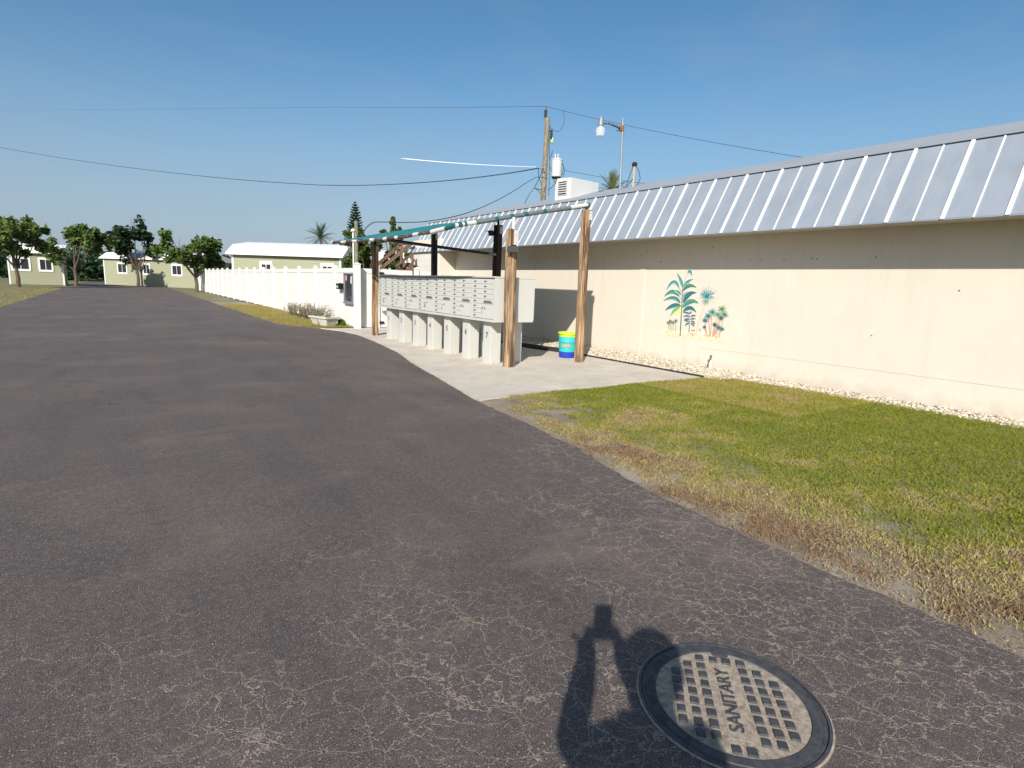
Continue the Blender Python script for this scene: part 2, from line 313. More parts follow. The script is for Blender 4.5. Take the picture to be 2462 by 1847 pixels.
# ------------------------------------------------------------------ mesh builder
class MB:
    def __init__(s): s.v = []; s.f = []; s.mi = []; s.mats = []
    def mat(s, m):
        if m not in s.mats: s.mats.append(m)
        s.cur = s.mats.index(m); return s
    cur = 0
    def add(s, vs, fs):
        o = len(s.v); s.v += [tuple(v) for v in vs]
        for f in fs: s.f.append(tuple(o+i for i in f)); s.mi.append(s.cur)
        return s
    def box(s, x0, x1, y0, y1, z0, z1, bev=0):
        if bev:
            bm = bmesh.new(); bmesh.ops.create_cube(bm, size=1)
            for v in bm.verts: v.co = ((x0+x1)/2+v.co.x*(x1-x0), (y0+y1)/2+v.co.y*(y1-y0), (z0+z1)/2+v.co.z*(z1-z0))
            bmesh.ops.bevel(bm, geom=bm.edges[:], offset=bev, segments=2, affect='EDGES', profile=.6)
            bm.verts.index_update(); vs = [v.co[:] for v in bm.verts]; fs = [[v.index for v in f.verts] for f in bm.faces]; bm.free()
            return s.add(vs, fs)
        vs = [(x, y, z) for x in (x0, x1) for y in (y0, y1) for z in (z0, z1)]
        return s.add(vs, [(0, 1, 3, 2), (4, 6, 7, 5), (0, 4, 5, 1), (2, 3, 7, 6), (0, 2, 6, 4), (1, 5, 7, 3)])
    def obox(s, c, ax, hs):
        c = Vector(c); vs = []
        for i in (-1, 1):
            for j in (-1, 1):
                for k in (-1, 1): vs.append(c+Vector(ax[0])*i*hs[0]+Vector(ax[1])*j*hs[1]+Vector(ax[2])*k*hs[2])
        return s.add(vs, [(0, 1, 3, 2), (4, 6, 7, 5), (0, 4, 5, 1), (2, 3, 7, 6), (0, 2, 6, 4), (1, 5, 7, 3)])
    def beam(s, a, b, w_, h_, up=(0, 0, 1)):
        a = Vector(a); b = Vector(b); d = (b-a); L = d.length; d.normalize(); u = Vector(up)
        sd_ = d.cross(u).normalized(); u = sd_.cross(d).normalized()
        return s.obox((a+b)/2, (d, sd_, u), (L/2, w_/2, h_/2))
    def tube(s, pts, r, n=8, cap=True):
        pts = [Vector(p) for p in pts]; rs = r if hasattr(r, '__len__') else [r]*len(pts)
        o = len(s.v); prev = None; rings = []
        for i, p in enumerate(pts):
            d = (pts[min(i+1, len(pts)-1)]-pts[max(i-1, 0)])
            if d.length < 1e-9: d = Vector((0, 0, 1))
            d.normalize()
            if prev is None: a = d.orthogonal().normalized()
            else:
                a = prev-d*prev.dot(d)
                a = a.normalized() if a.length > 1e-6 else d.orthogonal().normalized()
            prev = a; b = d.cross(a)
            rings.append([p+(a*math.cos(2*math.pi*k/n)+b*math.sin(2*math.pi*k/n))*rs[i] for k in range(n)])
        vs = [v for r_ in rings for v in r_]; fs = []
        for i in range(len(rings)-1):
            for k in range(n): fs.append((i*n+k, i*n+(k+1) % n, (i+1)*n+(k+1) % n, (i+1)*n+k))
        if cap: fs.append(tuple(range(n))[::-1]); fs.append(tuple((len(rings)-1)*n+k for k in range(n)))
        return s.add(vs, fs)
    def lathe(s, prof, c=(0, 0, 0), n=24, cap=False):
        vs = []; fs = []
        for r_, z in prof:
            for k in range(n): vs.append((c[0]+r_*math.cos(2*math.pi*k/n), c[1]+r_*math.sin(2*math.pi*k/n), c[2]+z))
        for i in range(len(prof)-1):
            for k in range(n): fs.append((i*n+k, i*n+(k+1) % n, (i+1)*n+(k+1) % n, (i+1)*n+k))
        if cap: fs.append(tuple(range(n))[::-1]); fs.append(tuple((len(prof)-1)*n+k for k in range(n)))
        return s.add(vs, fs)
    def prism(s, pts, z0, z1):
        n = len(pts); vs = [(x, y, z0) for x, y in pts]+[(x, y, z1) for x, y in pts]
        fs = [tuple(range(n))[::-1], tuple(range(n, 2*n))]+[(i, (i+1) % n, n+(i+1) % n, n+i) for i in range(n)]
        return s.add(vs, fs)
    def build(s, name, mat=None, parent=None, smooth=False, origin=None):
        if mat is not None: mats = [mat]; s.mi = [0]*len(s.f)
        else: mats = s.mats
        off = Vector(parent.location) if parent is not None and parent.parent is None else Vector((0, 0, 0))
        if parent is not None and parent.parent is not None: off = Vector(parent.parent.location)
        if origin is not None and parent is None: off = Vector(origin)
        me = bpy.data.meshes.new(name); me.from_pydata([tuple(Vector(v)-off) for v in s.v], [], s.f)
        for m in mats: me.materials.append(M[m])
        me.polygons.foreach_set('material_index', s.mi)
        bm = bmesh.new(); bm.from_mesh(me); bmesh.ops.recalc_face_normals(bm, faces=bm.faces); bm.to_mesh(me); bm.free()
        if smooth:
            me.polygons.foreach_set('use_smooth', [True]*len(me.polygons))
            try: me.set_sharp_from_angle(angle=R(38))
            except Exception: pass
        o = bpy.data.objects.new(name, me); COL.objects.link(o)
        if parent is not None: o.parent = parent
        elif origin is not None: o.location = origin
        return o
def tag(o, label=None, cat=None, group=None, kind=None):
    if label: o['label'] = label
    if cat: o['category'] = cat
    if group: o['group'] = group
    if kind: o['kind'] = kind
    return o
def thing(name, loc, label, cat, group=None):
    o = bpy.data.objects.new(name, None); COL.objects.link(o); o.location = loc; o.empty_display_size = .2
    return tag(o, label, cat, group)
def textmesh(name, txt, size, depth, mat, parent, mw, align='CENTER'):
    cu = bpy.data.curves.new(name, 'FONT'); cu.body = txt; cu.size = size; cu.extrude = depth; cu.align_x = align; cu.align_y = 'CENTER'
    to = bpy.data.objects.new('tmp', cu); COL.objects.link(to)
    dg = bpy.context.evaluated_depsgraph_get(); dg.update()
    me = bpy.data.meshes.new_from_object(to.evaluated_get(dg)); bpy.data.objects.remove(to); bpy.data.curves.remove(cu)
    me.name = name; me.materials.clear(); me.materials.append(M[mat])
    if parent is not None:
        off = Vector(parent.location) if parent.parent is None else Vector(parent.parent.location)
        mw = Matrix.Translation(-off) @ mw
    me.transform(mw); o = bpy.data.objects.new(name, me); COL.objects.link(o)
    if parent is not None: o.parent = parent
    return o
def copy_tree(o, parent=None):
    c = o.copy(); COL.objects.link(c)
    if parent is not None: c.parent = parent
    for ch in [x for x in bpy.data.objects if x.parent == o]: copy_tree(ch, c)
    return c

# ================================================================== SETTING
road_edge = [(3.0, -14), (3.0, 0), (3.046, 1.943), (3.12, 2.75), (3.36, 3.7), (3.53, 4.884), (3.61, 5.95), (3.95, 7.6), (4.20, 9.0), (4.69, 11.07),
             (4.98, 13.0), (5.17, 14.8), (5.10, 15.8), (4.75, 16.9), (4.25, 17.6), (4.0, 19.0), (3.95, 23), (3.95, 90)]
def jag(pts, amp, step):
    out = []
    for (a, b) in zip(pts, pts[1:]):
        a = Vector(a); b = Vector(b); n = max(1, int((b-a).length/step))
        if (b-a).length > 20: n = 1
        for i in range(n):
            p = a.lerp(b, i/n); out.append((p.x+random.uniform(-amp, amp), p.y))
    out.append(pts[-1]); return out
er = jag(road_edge, .016, .08)
g = MB(); g.add([(-900, -400, -.03), (900, -400, -.03), (900, 1500, -.03), (-900, 1500, -.03)], [(0, 1, 2, 3)])
tag(g.build('ground', 'far_ground'), kind='structure')
road = MB(); road.prism(er+[(-3.6, 90), (-3.6, -14)], -.028, 0.0)
tag(road.build('road', 'asphalt'), kind='structure')
# concrete slab, three pours with open joints
padL = [p for p in jag([(3.66, 5.95), (3.97, 7.6), (4.22, 9.0), (4.71, 11.07), (5.0, 13.0), (5.2, 14.8), (5.13, 15.8), (4.80, 16.86)], .010, .1)]
def clip(poly, ax, val, keep_gt):
    out = []
    for i in range(len(poly)):
        a, b = poly[i], poly[(i+1) % len(poly)]
        ia = (a[ax] > val) == keep_gt; ib = (b[ax] > val) == keep_gt
        if ia: out.append(a)
        if ia != ib:
            k = (val-a[ax])/(b[ax]-a[ax]); out.append((a[0]+(b[0]-a[0])*k, a[1]+(b[1]-a[1])*k))
    return out
pad = padL+[(8.72, 16.86), (8.2, 16.0), (8.2, 6.05), (5.9, 6.09), (4.7, 6.06)]
gp = .009; pm_ = MB()
P1 = clip(pad, 0, 5.36-gp, False); P2 = clip(clip(pad, 0, 5.36+gp, True), 0, 6.9-gp, False); P3 = clip(pad, 0, 6.9+gp, True)
for q, ys in ((P1, (7.3, 9.6, 12.0, 14.4)), (P2, (8.0, 11.0, 14.2)), (P3, (7.6, 10.6, 13.8))):
    lo = -99
    for yv in list(ys)+[99]:
        s_ = clip(clip(q, 1, lo+gp, True), 1, yv-gp, False); lo = yv
        if len(s_) > 2: pm_.prism(s_, -.02, .014)
tag(pm_.build('pavement', 'concrete'), kind='structure')
soil = MB()
def sheet(mb, x0, x1, y0, y1, z, n=.12, amp=.012):
    nx = max(2, int((x1-x0)/n)); ny = max(2, int((y1-y0)/n)); o = []
    for j in range(ny+1):
        for i in range(nx+1): o.append((x0+(x1-x0)*i/nx, y0+(y1-y0)*j/ny, z+random.uniform(0, amp)))
    mb.add(o, [(j*(nx+1)+i, j*(nx+1)+i+1, (j+1)*(nx+1)+i+1, (j+1)*(nx+1)+i) for j in range(ny) for i in range(nx)])
def ex(y):  # road edge x at y
    for a, b in zip(road_edge, road_edge[1:]):
        if a[1] <= y <= b[1]: return a[0]+(b[0]-a[0])*(y-a[1])/(b[1]-a[1])
    return 3.0
def strip(mb, ylist, fx0, fx1, z, amp, nx=24):
    o = []
    for y in ylist:
        a, b = fx0(y), fx1(y)
        for i in range(nx+1): o.append((a+(b-a)*i/nx, y, z+(random.uniform(0, amp) if 0 < i < nx else 0)))
    mb.add(o, [(j*(nx+1)+i, j*(nx+1)+i+1, (j+1)*(nx+1)+i+1, (j+1)*(nx+1)+i) for j in range(len(ylist)-1) for i in range(nx)])
ys = [-12+.12*i for i in range(int(18.1/.12)+1)]
strip(soil, ys, lambda y: ex(y)+.004, lambda y: 9.36, -.012, .02, 50)
ys2 = [16.6+.15*i for i in range(120)]
strip(soil, ys2, lambda y: ex(y)+.004, lambda y: 5.80, -.012, .02, 10)
strip(soil, [5.8+.2*i for i in range(57)], lambda y: 8.0, lambda y: 9.36, -.015, .01, 8)
tag(soil.build('verge_soil', 'soil'), kind='structure')

# ---------------- grass blades
def dry_at(x, y):
    d = x-ex(y)
    return np.clip(.98-d*.40+.05*(y-4), .10, .95)
def smooth_noise(xs, ys_, s, seed):
    r_ = np.random.default_rng(seed); G = r_.random((64, 64)); u = (xs*s) % 63; v = (ys_*s) % 63
    i = u.astype(int); j = v.astype(int); a = u-i; b = v-j; a = a*a*(3-2*a); b = b*b*(3-2*b)
    return (G[i, j]*(1-a)+G[i+1, j]*a)*(1-b)+(G[i, j+1]*(1-a)+G[i+1, j+1]*a)*b
def grass(name, x, y, dry, h0, h1, label, group=None):
    n = len(x); th = rng.random(n)*2*np.pi; h = h0+(h1-h0)*rng.random(n); lean = .5+1.3*rng.random(n); la = rng.random(n)*2*np.pi
    wd = (.0015+.0026*rng.random(n))*(1+h0*8)
    V = np.zeros((n, 5, 3)); c, s_ = np.cos(th), np.sin(th)
    for k, (hh, ww, ll) in enumerate(((0, -1, 0), (0, 1, 0), (.55, -.8, .35), (.55, .8, .35), (1, 0, 1))):
        V[:, k, 0] = x+c*wd*ww+np.cos(la)*lean*h*ll*.8; V[:, k, 1] = y+s_*wd*ww+np.sin(la)*lean*h*ll*.8; V[:, k, 2] = h*hh*(1-.25*lean*hh*.6)
    base = (np.arange(n)*5)[:, None]
    loops = np.concatenate([base+0, base+1, base+3, base+2, base+2, base+3, base+4], 1).ravel()
    me = bpy.data.meshes.new(name); me.vertices.add(n*5); me.vertices.foreach_set('co', V.ravel())
    me.loops.add(n*7); me.loops.foreach_set('vertex_index', loops.astype(np.int32))
    me.polygons.add(n*2); st = np.zeros(n*2, np.int32); st[0::2] = np.arange(n)*7; st[1::2] = np.arange(n)*7+4
    me.polygons.foreach_set('loop_start', st)
    at = me.attributes.new('dry', 'FLOAT', 'POINT'); at.data.foreach_set('value', np.repeat(dry, 5).astype(np.float32))
    me.update(calc_edges=True); me.materials.append(M['grass'])
    o = bpy.data.objects.new(name, me); COL.objects.link(o); return tag(o, label, 'grass', kind='stuff')
N = 760000
gx = 3.0+6.3*rng.random(N); gy = -4.0+10.1*rng.random(N)
exv = np.array([ex(v) for v in np.linspace(-12, 8, 400)]); exg = np.interp(gy, np.linspace(-12, 8, 400), exv)
gy_top = 6.04+.05*np.sin(gx*3)+.05*rng.random(N)+np.clip(gx-8.4, 0, 1)*.0
d_ = gx-exg
n1 = smooth_noise(gx+20, gy+20, 1.6, 3); n2 = smooth_noise(gx+20, gy+20, 5.0, 4); n3 = smooth_noise(gx+20, gy+20, .7, 9)
dens = np.clip(.30+d_*.7+(n1-.5)*1.1+(n2-.5)*1.3, .03, 1)
dens = np.where(d_ < .10, dens*.3, dens); dens = np.where((n1+n2 < .60) & (d_ < .9), dens*.4, dens)
dens = np.where((gx < 4.3) & (gy > 4.7) & (n2 < .6), dens*.35, dens)
gravel_x = 8.75-.35*np.clip((gy-4.6)/1.4, 0, 1)
keep = (d_ > .01) & (gy < gy_top) & (gx < gravel_x+.12*rng.random(N)) & (rng.random(N) < dens)
gx, gy = gx[keep], gy[keep]; d_ = d_[keep]
dr = np.clip(.86-d_*.40+(n1[keep]-.5)*1.0+(n3[keep]-.5)*.8+(n2[keep]-.5)*.8+(rng.random(len(gx))-.5)*.5, 0, 1)
dr = np.where((gx > 6.6) & (gy > 3.5), np.clip(dr+.28*n3[keep]+.18, 0, 1), dr)
grass('lawn_grass', gx, gy, dr, .008, .034, 'short patchy lawn, green and straw coloured, beside the cracked asphalt')
N = 42000
gy = 16.75+14*rng.random(N)**1.7; e2 = np.array([ex(v) for v in gy]); gx = e2+(5.74-e2)*rng.random(N)
k = (gx-e2 > .03)
k &= ~((gy < 17.2) & (gx < 4.9))
grass('verge_grass', gx[k], gy[k], np.clip(.25+.4*rng.random(k.sum()), 0, 1), .04, .10, 'yellow-green grass strip growing along the foot of the white fence')

# ---------------- gravel
def stones(name, n, xr, yr, label, r0=.010, r1=.024, zf=None):
    ico = bmesh.new(); bmesh.ops.create_icosphere(ico, subdivisions=1, radius=1); bv = np.array([v.co[:] for v in ico.verts]); bf = np.array([[v.index for v in f.verts] for f in ico.faces]); ico.free()
    nv, nf = len(bv), len(bf)
    x = xr[0]+(xr[1]-xr[0])*rng.random(n); y = yr[0]+(yr[1]-yr[0])*rng.random(n)
    z = (zf(x, y) if zf else 0)+.006*rng.random(n)
    sc = (r0+(r1-r0)*rng.random(n)**1.6)[:, None]*np.stack([.7+.8*rng.random(n), .7+.8*rng.random(n), .45+.5*rng.random(n)], 1)
    ang = rng.random(n)*2*np.pi; c, s_ = np.cos(ang), np.sin(ang)
    V = bv[None]*(1+.28*(rng.random((n, nv, 1))-.5))*sc[:, None]
    X = V[..., 0]*c[:, None]-V[..., 1]*s_[:, None]; Y = V[..., 0]*s_[:, None]+V[..., 1]*c[:, None]
    V = np.stack([X+x[:, None], Y+y[:, None], V[..., 2]+z[:, None]], -1).reshape(-1, 3)
    F = (bf[None]+(np.arange(n)*nv)[:, None, None]).reshape(-1)
    me = bpy.data.meshes.new(name); me.vertices.add(n*nv); me.vertices.foreach_set('co', V.ravel())
    me.loops.add(len(F)); me.loops.foreach_set('vertex_index', F.astype(np.int32)); me.polygons.add(n*nf)
    me.polygons.foreach_set('loop_start', (np.arange(n*nf)*3).astype(np.int32))
    at = me.attributes.new('tone', 'FLOAT', 'POINT'); at.data.foreach_set('value', np.repeat(rng.random(n), nv).astype(np.float32))
    me.update(calc_edges=True); me.materials.append(M['stone_bits']); o = bpy.data.objects.new(name, me); COL.objects.link(o)
    return tag(o, label, 'gravel', kind='stuff')
def gz_(x, y): return np.clip((x-8.25)*.05, 0, .06)*np.clip((y-5)/3, 0, 1)
stones('gravel', 26000, (8.24, 9.35), (5.75, 16.9), 'pale crushed stone gravel lying along the foot of the cream wall', zf=gz_)
stones('gravel', 7000, (8.7, 9.35), (-3.0, 5.75), 'pale gravel strip between the lawn and the cream wall')
e_ = MB(); prev = None
pts = [Vector((8.215+random.uniform(-.012, .012), y, .03)) for y in np.arange(6.0, 9.4, .3)]
e_.tube(pts, .016, 6); tag(e_.build('lawn_edging', 'edging', smooth=True), 'thin black plastic edging between the concrete slab and the gravel', 'edging')
e_ = MB(); e_.tube([(8.13, 9.45, .045), (8.02, 9.9, .05), (7.9, 10.6, .045), (7.86, 11.4, .05), (8.0, 12.6, .04)], .03, 8); e_.tube([(8.3, 9.3, .03), (8.22, 9.9, .07), (8.1, 10.8, .06), (8.1, 12.0, .05)], .022, 8)
tag(e_.build('edging_roll', 'edging', smooth=True), 'loose black edging coils lying in the shade behind the mailboxes', 'edging')

# ---------------- building
B = thing('clubhouse', (9.35, 8, 0), 'long cream stucco building with a grey metal mansard roof and a painted plant mural', 'building')
WX = 9.35
b = MB(); b.box(WX, 19, -4, 17.0, -.1, 3.3); b.build('wall', 'stucco', B)
b = MB(); b.box(8.75, 19, 17.004, 19.05, -.1, 2.9); b.build('wall', 'stucco', B)
b = MB()   # block courses showing on the painted projecting wall
b.mat('block_white').box(8.735, 8.752, 17.02, 19.04, -.1, 2.50)
b.mat('soffit')
for z in np.arange(.2, 2.5, .2): b.box(8.7335, 8.7345, 17.03, 19.03, z, z+.006)
for i, z in enumerate(np.arange(0, 2.5, .2)):
    for yv in np.arange(17.1+(i % 2)*.2, 19, .4): b.box(8.7335, 8.7345, yv, yv+.006, z, z+.2)
b.build('wall_facing', None, B)
b = MB(); b.box(WX-.012, WX-.001, 8.55, 8.70, 0, 2.44); b.build('wall_pilaster', 'stucco', B)
b = MB(); b.box(WX-.003, WX-.001, -4, 7.0, .388, .393); b.box(WX-.004, WX-.001, 7.0, 7.008, 0, .39)
b.build('wall_joint', 'soffit', B)
# mansard: sloping panels with white battens, edge flashing, upper slope
EX, EZ, RX, RZ = 8.67, 2.50, 9.27, 3.535
y0, y1 = -4.3, 19.45
sl = Vector((RX-EX, 0, RZ-EZ)); L = sl.length; sl.normalize(); nm = Vector((-sl.z, 0, sl.x))
r_ = MB(); r_.mat('roof_panel')
r_.add([(EX, y0, EZ), (RX, y0, RZ), (RX, y1-.55, RZ), (EX, y1, EZ), (EX+.05, y0, EZ-.02), (RX+.2, y0, RZ-.05), (RX+.2, y1-.55, RZ-.05), (EX+.05, y1, EZ-.02)],
       [(0, 1, 2, 3), (4, 7, 6, 5), (0, 3, 7, 4), (0, 4, 5, 1), (3, 2, 6, 7), (1, 5, 6, 2)])
r_.mat('batten_white')
k = -21
while True:
    yb = 9.512+k*.649
    if yb > y1-.15: break
    for yy, w_, d2 in ((yb, .044, .014), (yb-.325, .018, .010)):
        if yy < y0+.1: continue
        top = 1.0
        a = Vector((EX, yy, EZ))-sl*.02; c_ = Vector((EX, yy, EZ))+sl*(L*top)
        if yy > y1-.55: c_ = Vector((EX, yy, EZ))+sl*(L*max(.05, (y1-yy)/.55))
        r_.obox((a+c_)/2+nm*d2/2, (sl, (0, 1, 0), nm), ((c_-a).length/2, w_/2, d2/2))
    k += 1
r_.build('mansard_roof', None, B)
r_ = MB(); r_.obox(Vector((EX+.01, (y0+y1)/2, EZ-.012)), ((1, 0, 0), (0, 1, 0), (0, 0, 1)), (.018, (y1-y0)/2, .012)); r_.build('eave_flashing', 'roof_panel', B)
r_ = MB(); r_.box(EX+.02, 9.345, y0, y1-.02, EZ-.0, EZ+.02); r_.build('soffit', 'soffit', B)
r_ = MB(); r_.mat('black').box(RX-.012, RX+.01, y0, y1-.55, RZ-.004, RZ+.012)
r_.mat('roof_cap').add([(RX+.005, y0, RZ+.012), (RX+2.2, y0, RZ+.67), (RX+2.2, y1-.55, RZ+.67), (RX+.005, y1-.55, RZ+.012), (RX+9, y0, RZ+.4), (RX+9, y1-.55, RZ+.4), (RX+.2, y0, RZ-.3), (RX+.2, y1-.55, RZ-.3), (RX+9, y0, RZ-.3), (RX+9, y1-.55, RZ-.3)],
                       [(0, 1, 2, 3), (1, 4, 5, 2), (0, 3, 7, 6), (0, 6, 8, 4, 1), (3, 2, 5, 9, 7), (4, 8, 9, 5)])
r_.build('upper_roof', None, B)

# mural painted on the wall (flat paint a couple of millimetres proud)
class MU:
    def __init__(s): s.v = []; s.f = []; s.c = []
    z = 0
    def W(s, X, Y):
        p = GX(1570+X/8.294, 630+Y/8.294, WX-.001); return (WX-.0045-s.z*.00001, p.y, p.z)
    def ribbon(s, pts, wf, c1, c2, n=14):
        a, b_, c_ = [Vector(p) for p in pts]; o = len(s.v); s.z += 1
        for i in range(n+1):
            t_ = i/n; p = a*(1-t_)**2+b_*2*t_*(1-t_)+c_*t_*t_; d = (b_-a)*(1-t_)+(c_-b_)*t_
            d = d.normalized() if d.length else Vector((1, 0)); nrm = Vector((-d.y, d.x)); w_ = wf(t_)
            for q, cc_ in ((p+nrm*w_, c1), (p, tuple((x+y)/2 for x, y in zip(c1, c2))), (p-nrm*w_, c2)):
                s.v.append(s.W(q.x, q.y)); s.c.append(cc_)
        for i in range(n):
            for k_ in (0, 1): q = o+i*3+k_; s.f.append((q, q+1, q+4, q+3))
    def leaf(s, a, b_, c_, w_, c1, c2, halo=True):
        if halo: s.ribbon((a, b_, c_), lambda t_: (w_*1.0+7)*math.sin(math.pi*min(1, .04+t_*.94))**.7, srgb(228, 232, 222)[:3], srgb(228, 232, 222)[:3])
        s.ribbon((a, b_, c_), lambda t_: w_*math.sin(math.pi*(.03+.95*t_)**.85)**.8, c1, c2)
    def line(s, a, b_, w_, c1, w2=None):
        a = Vector(a); b_ = Vector(b_); w2 = w_ if w2 is None else w2
        s.ribbon((a, (a+b_)/2, b_), lambda t_: w_+(w2-w_)*t_, c1, c1, 3)
    def build(s, name, parent):
        me = bpy.data.meshes.new(name); off = Vector(parent.location)
        me.from_pydata([tuple(Vector(v)-off) for v in s.v], [], s.f)
        ca = me.color_attributes.new('Col', 'FLOAT_COLOR', 'POINT')
        for i, c_ in enumerate(s.c): ca.data[i].color = (*c_[:3], 1)
        me.materials.append(M['mural_paint']); o = bpy.data.objects.new(name, me); COL.objects.link(o); o.parent = parent; return o
mu = MU(); rm = random.Random(5)
TEAL, TL2, DB, GRN, LG, YL = [srgb(*c_)[:3] for c_ in ((38, 118, 122), (88, 162, 158), (24, 86, 112), (82, 148, 96), (150, 190, 110), (232, 214, 90))]
SANDC = srgb(238, 221, 186)[:3]
mu.ribbon(((120, 1400), (800, 1440), (1560, 1560)), lambda t_: 75*math.sin(math.pi*(.02+.96*t_))**.3*.9, SANDC, srgb(246, 232, 206)[:3], 20)
mu.leaf((575, 905), (520, 960), (510, 1090), 34, YL, srgb(240, 226, 150)[:3], False)
mu.ribbon(((538, 1475), (560, 1150), (590, 520)), lambda t_: 13-5*t_, srgb(96, 132, 130)[:3], srgb(60, 98, 100)[:3])
for (a, b_, c_, w_, c1, c2) in [
    ((515, 522), (430, 250), (262, 570), 34, TEAL, TL2), ((592, 520), (560, 350), (474, 222), 30, TEAL, TL2),
    ((610, 530), (660, 380), (800, 345), 34, TL2, TEAL), ((605, 570), (700, 400), (865, 515), 42, DB, GRN),
    ((520, 690), (400, 500), (222, 692), 44, TEAL, GRN), ((560, 660), (500, 560), (415, 575), 24, TEAL, TL2),
    ((590, 700), (650, 590), (750, 590), 18, TEAL, GRN), ((605, 820), (680, 580), (866, 618), 50, DB, TEAL),
    ((540, 825), (440, 640), (205, 775), 40, DB, TL2), ((550, 878), (420, 820), (238, 968), 44, DB, TEAL),
    ((580, 912), (760, 700), (905, 830), 50, TEAL, GRN), ((540, 905), (430, 930), (345, 1085), 36, GRN, LG),
    ((600, 992), (740, 830), (860, 1010), 42, DB, TEAL), ((690, 215), (750, 120), (775, 285), 30, TEAL, TL2)]:
    mu.leaf(a, b_, c_, w_, c1, c2)
mu.ribbon(((600, 520), (610, 330), (715, 215)), lambda t_: 5, TL2, srgb(190, 210, 200)[:3])
for a, b_ in (((575, 600), (510, 520)), ((575, 750), (515, 690)), ((575, 880), (530, 870)), ((590, 600), (640, 555))): mu.line(a, b_, 4, srgb(120, 110, 110)[:3])
mu.ribbon(((715, 1425), (728, 1250), (718, 985)), lambda t_: 9-4*t_, srgb(80, 120, 140)[:3], srgb(50, 90, 110)[:3])
BL = srgb(64, 110, 130)[:3]; BL2 = srgb(40, 84, 104)[:3]
for a, b_, c_ in [((725, 1045), (660, 985), (596, 1020)), ((738, 1035), (750, 1000), (768, 990)), ((725, 1105), (660, 1040), (596, 1105)), ((742, 1100), (800, 1050), (862, 1080)),
                  ((725, 1160), (670, 1110), (610, 1165)), ((742, 1150), (790, 1120), (850, 1138)), ((715, 1200), (650, 1150), (625, 1180)), ((745, 1190), (820, 1160), (828, 1275)),
                  ((720, 1230), (660, 1215), (640, 1280)), ((745, 1220), (790, 1230), (810, 1300))]:
    mu.leaf(a, b_, c_, 17, BL, BL2, False)
def burst(cx_, cy_, r0, n, col, w_=4, a0=0, a1=360):
    for i in range(n):
        an = R(a0+(a1-a0)*i/n+rm.uniform(-9, 9)); r1 = r0*rm.uniform(.65, 1.1)
        mu.line((cx_, cy_), (cx_+math.cos(an)*r1, cy_-math.sin(an)*r1), w_, col, .6)
PINK = srgb(196, 150, 132)[:3]
mu.ribbon(((850, 1450), (930, 1100), (1060, 800)), lambda t_: 9-3*t_, srgb(214, 190, 174)[:3], PINK)
burst(1075, 690, 190, 30, srgb(70, 150, 160)[:3], 8, 20, 160); burst(1075, 690, 165, 26, srgb(110, 170, 165)[:3], 7, 160, 380); burst(1070, 690, 70, 14, srgb(30, 96, 120)[:3], 8)
burst(1050, 760, 120, 10, srgb(110, 140, 120)[:3], 6, 215, 320); mu.line((1095, 620), (1127, 350), 4, srgb(120, 160, 150)[:3], 1)
for tx, ty, bx_, by_, rr, col in [(1040, 1170, 1080, 1470, 70, TEAL), (1100, 1080, 1130, 1490, 95, TEAL), (1185, 1000, 1150, 1490, 100, srgb(60, 150, 140)[:3]), (1290, 1050, 1200, 1490, 85, srgb(90, 165, 120)[:3]),
                             (1380, 940, 1210, 1490, 110, srgb(110, 160, 90)[:3]), (1355, 1120, 1250, 1490, 75, DB), (1430, 1050, 1310, 1490, 90, srgb(60, 150, 120)[:3]), (1235, 1255, 1180, 1490, 60, DB),
                             (1310, 1310, 1210, 1490, 65, TEAL), (1375, 1340, 1300, 1490, 60, TEAL), (1025, 1300, 1080, 1460, 45, TEAL)]:
    mu.ribbon(((bx_, by_), ((tx+bx_)/2+rm.uniform(-14, 14), (ty+by_)/2), (tx, ty)), lambda t_: 8-2*t_, srgb(206, 168, 144)[:3], srgb(170, 122, 98)[:3])
    burst(tx, ty, rr*1.05, 26, col, 5); burst(tx, ty, rr*.4, 9, DB, 6)
for tx, ty, bx_ in ((312, 1210, 322), (350, 1180, 370), (405, 1210, 400), (460, 1175, 452)):
    mu.line((bx_, 1390), (tx, ty), 6, srgb(150, 130, 110)[:3]); burst(tx, ty, 52, 12, srgb(88, 120, 90)[:3], 6)
for bx_, ty in ((775, 1370), (820, 1360), (940, 1345)):
    mu.line((bx_, 1450), (bx_, ty), 3, srgb(160, 140, 120)[:3]); burst(bx_, ty, 26, 8, srgb(110, 130, 110)[:3], 4)
for i in range(110):
    X = rm.uniform(200, 1400); Y = 1405+(X-200)*.085+rm.uniform(-18, 50); c_ = srgb(*rm.choice(((150, 150, 80), (214, 160, 80), (190, 140, 70), (120, 130, 80))))[:3]
    an = R(rm.uniform(60, 120)); mu.line((X, Y), (X+math.cos(an)*32, Y-math.sin(an)*32), 3.5, c_, 1)
for a, b_ in (((880, 550), (940, 540)), ((940, 545), (955, 490)), ((1245, 555), (1300, 575)), ((1360, 610), (1405, 605)), ((1240, 735), (1305, 715)), ((1305, 715), (1315, 670))): mu.line(a, b_, 3, srgb(196, 190, 170)[:3], 1)
b = MB(); rq = random.Random(9)
for i in range(26):
    yv = rq.uniform(2, 16.5); zv = rq.choice((2.05, 2.06, 2.2, 2.3, .9, 1.6)); b.box(WX-.004, WX-.001, yv, yv+.018, zv, zv+.02)
b.build('anchor_hole', 'gap_dark', B)['kind'] = 'stuff'
mo = mu.build('mural', B); mo['label'] = 'painted mural of tropical plants on sandy ground'

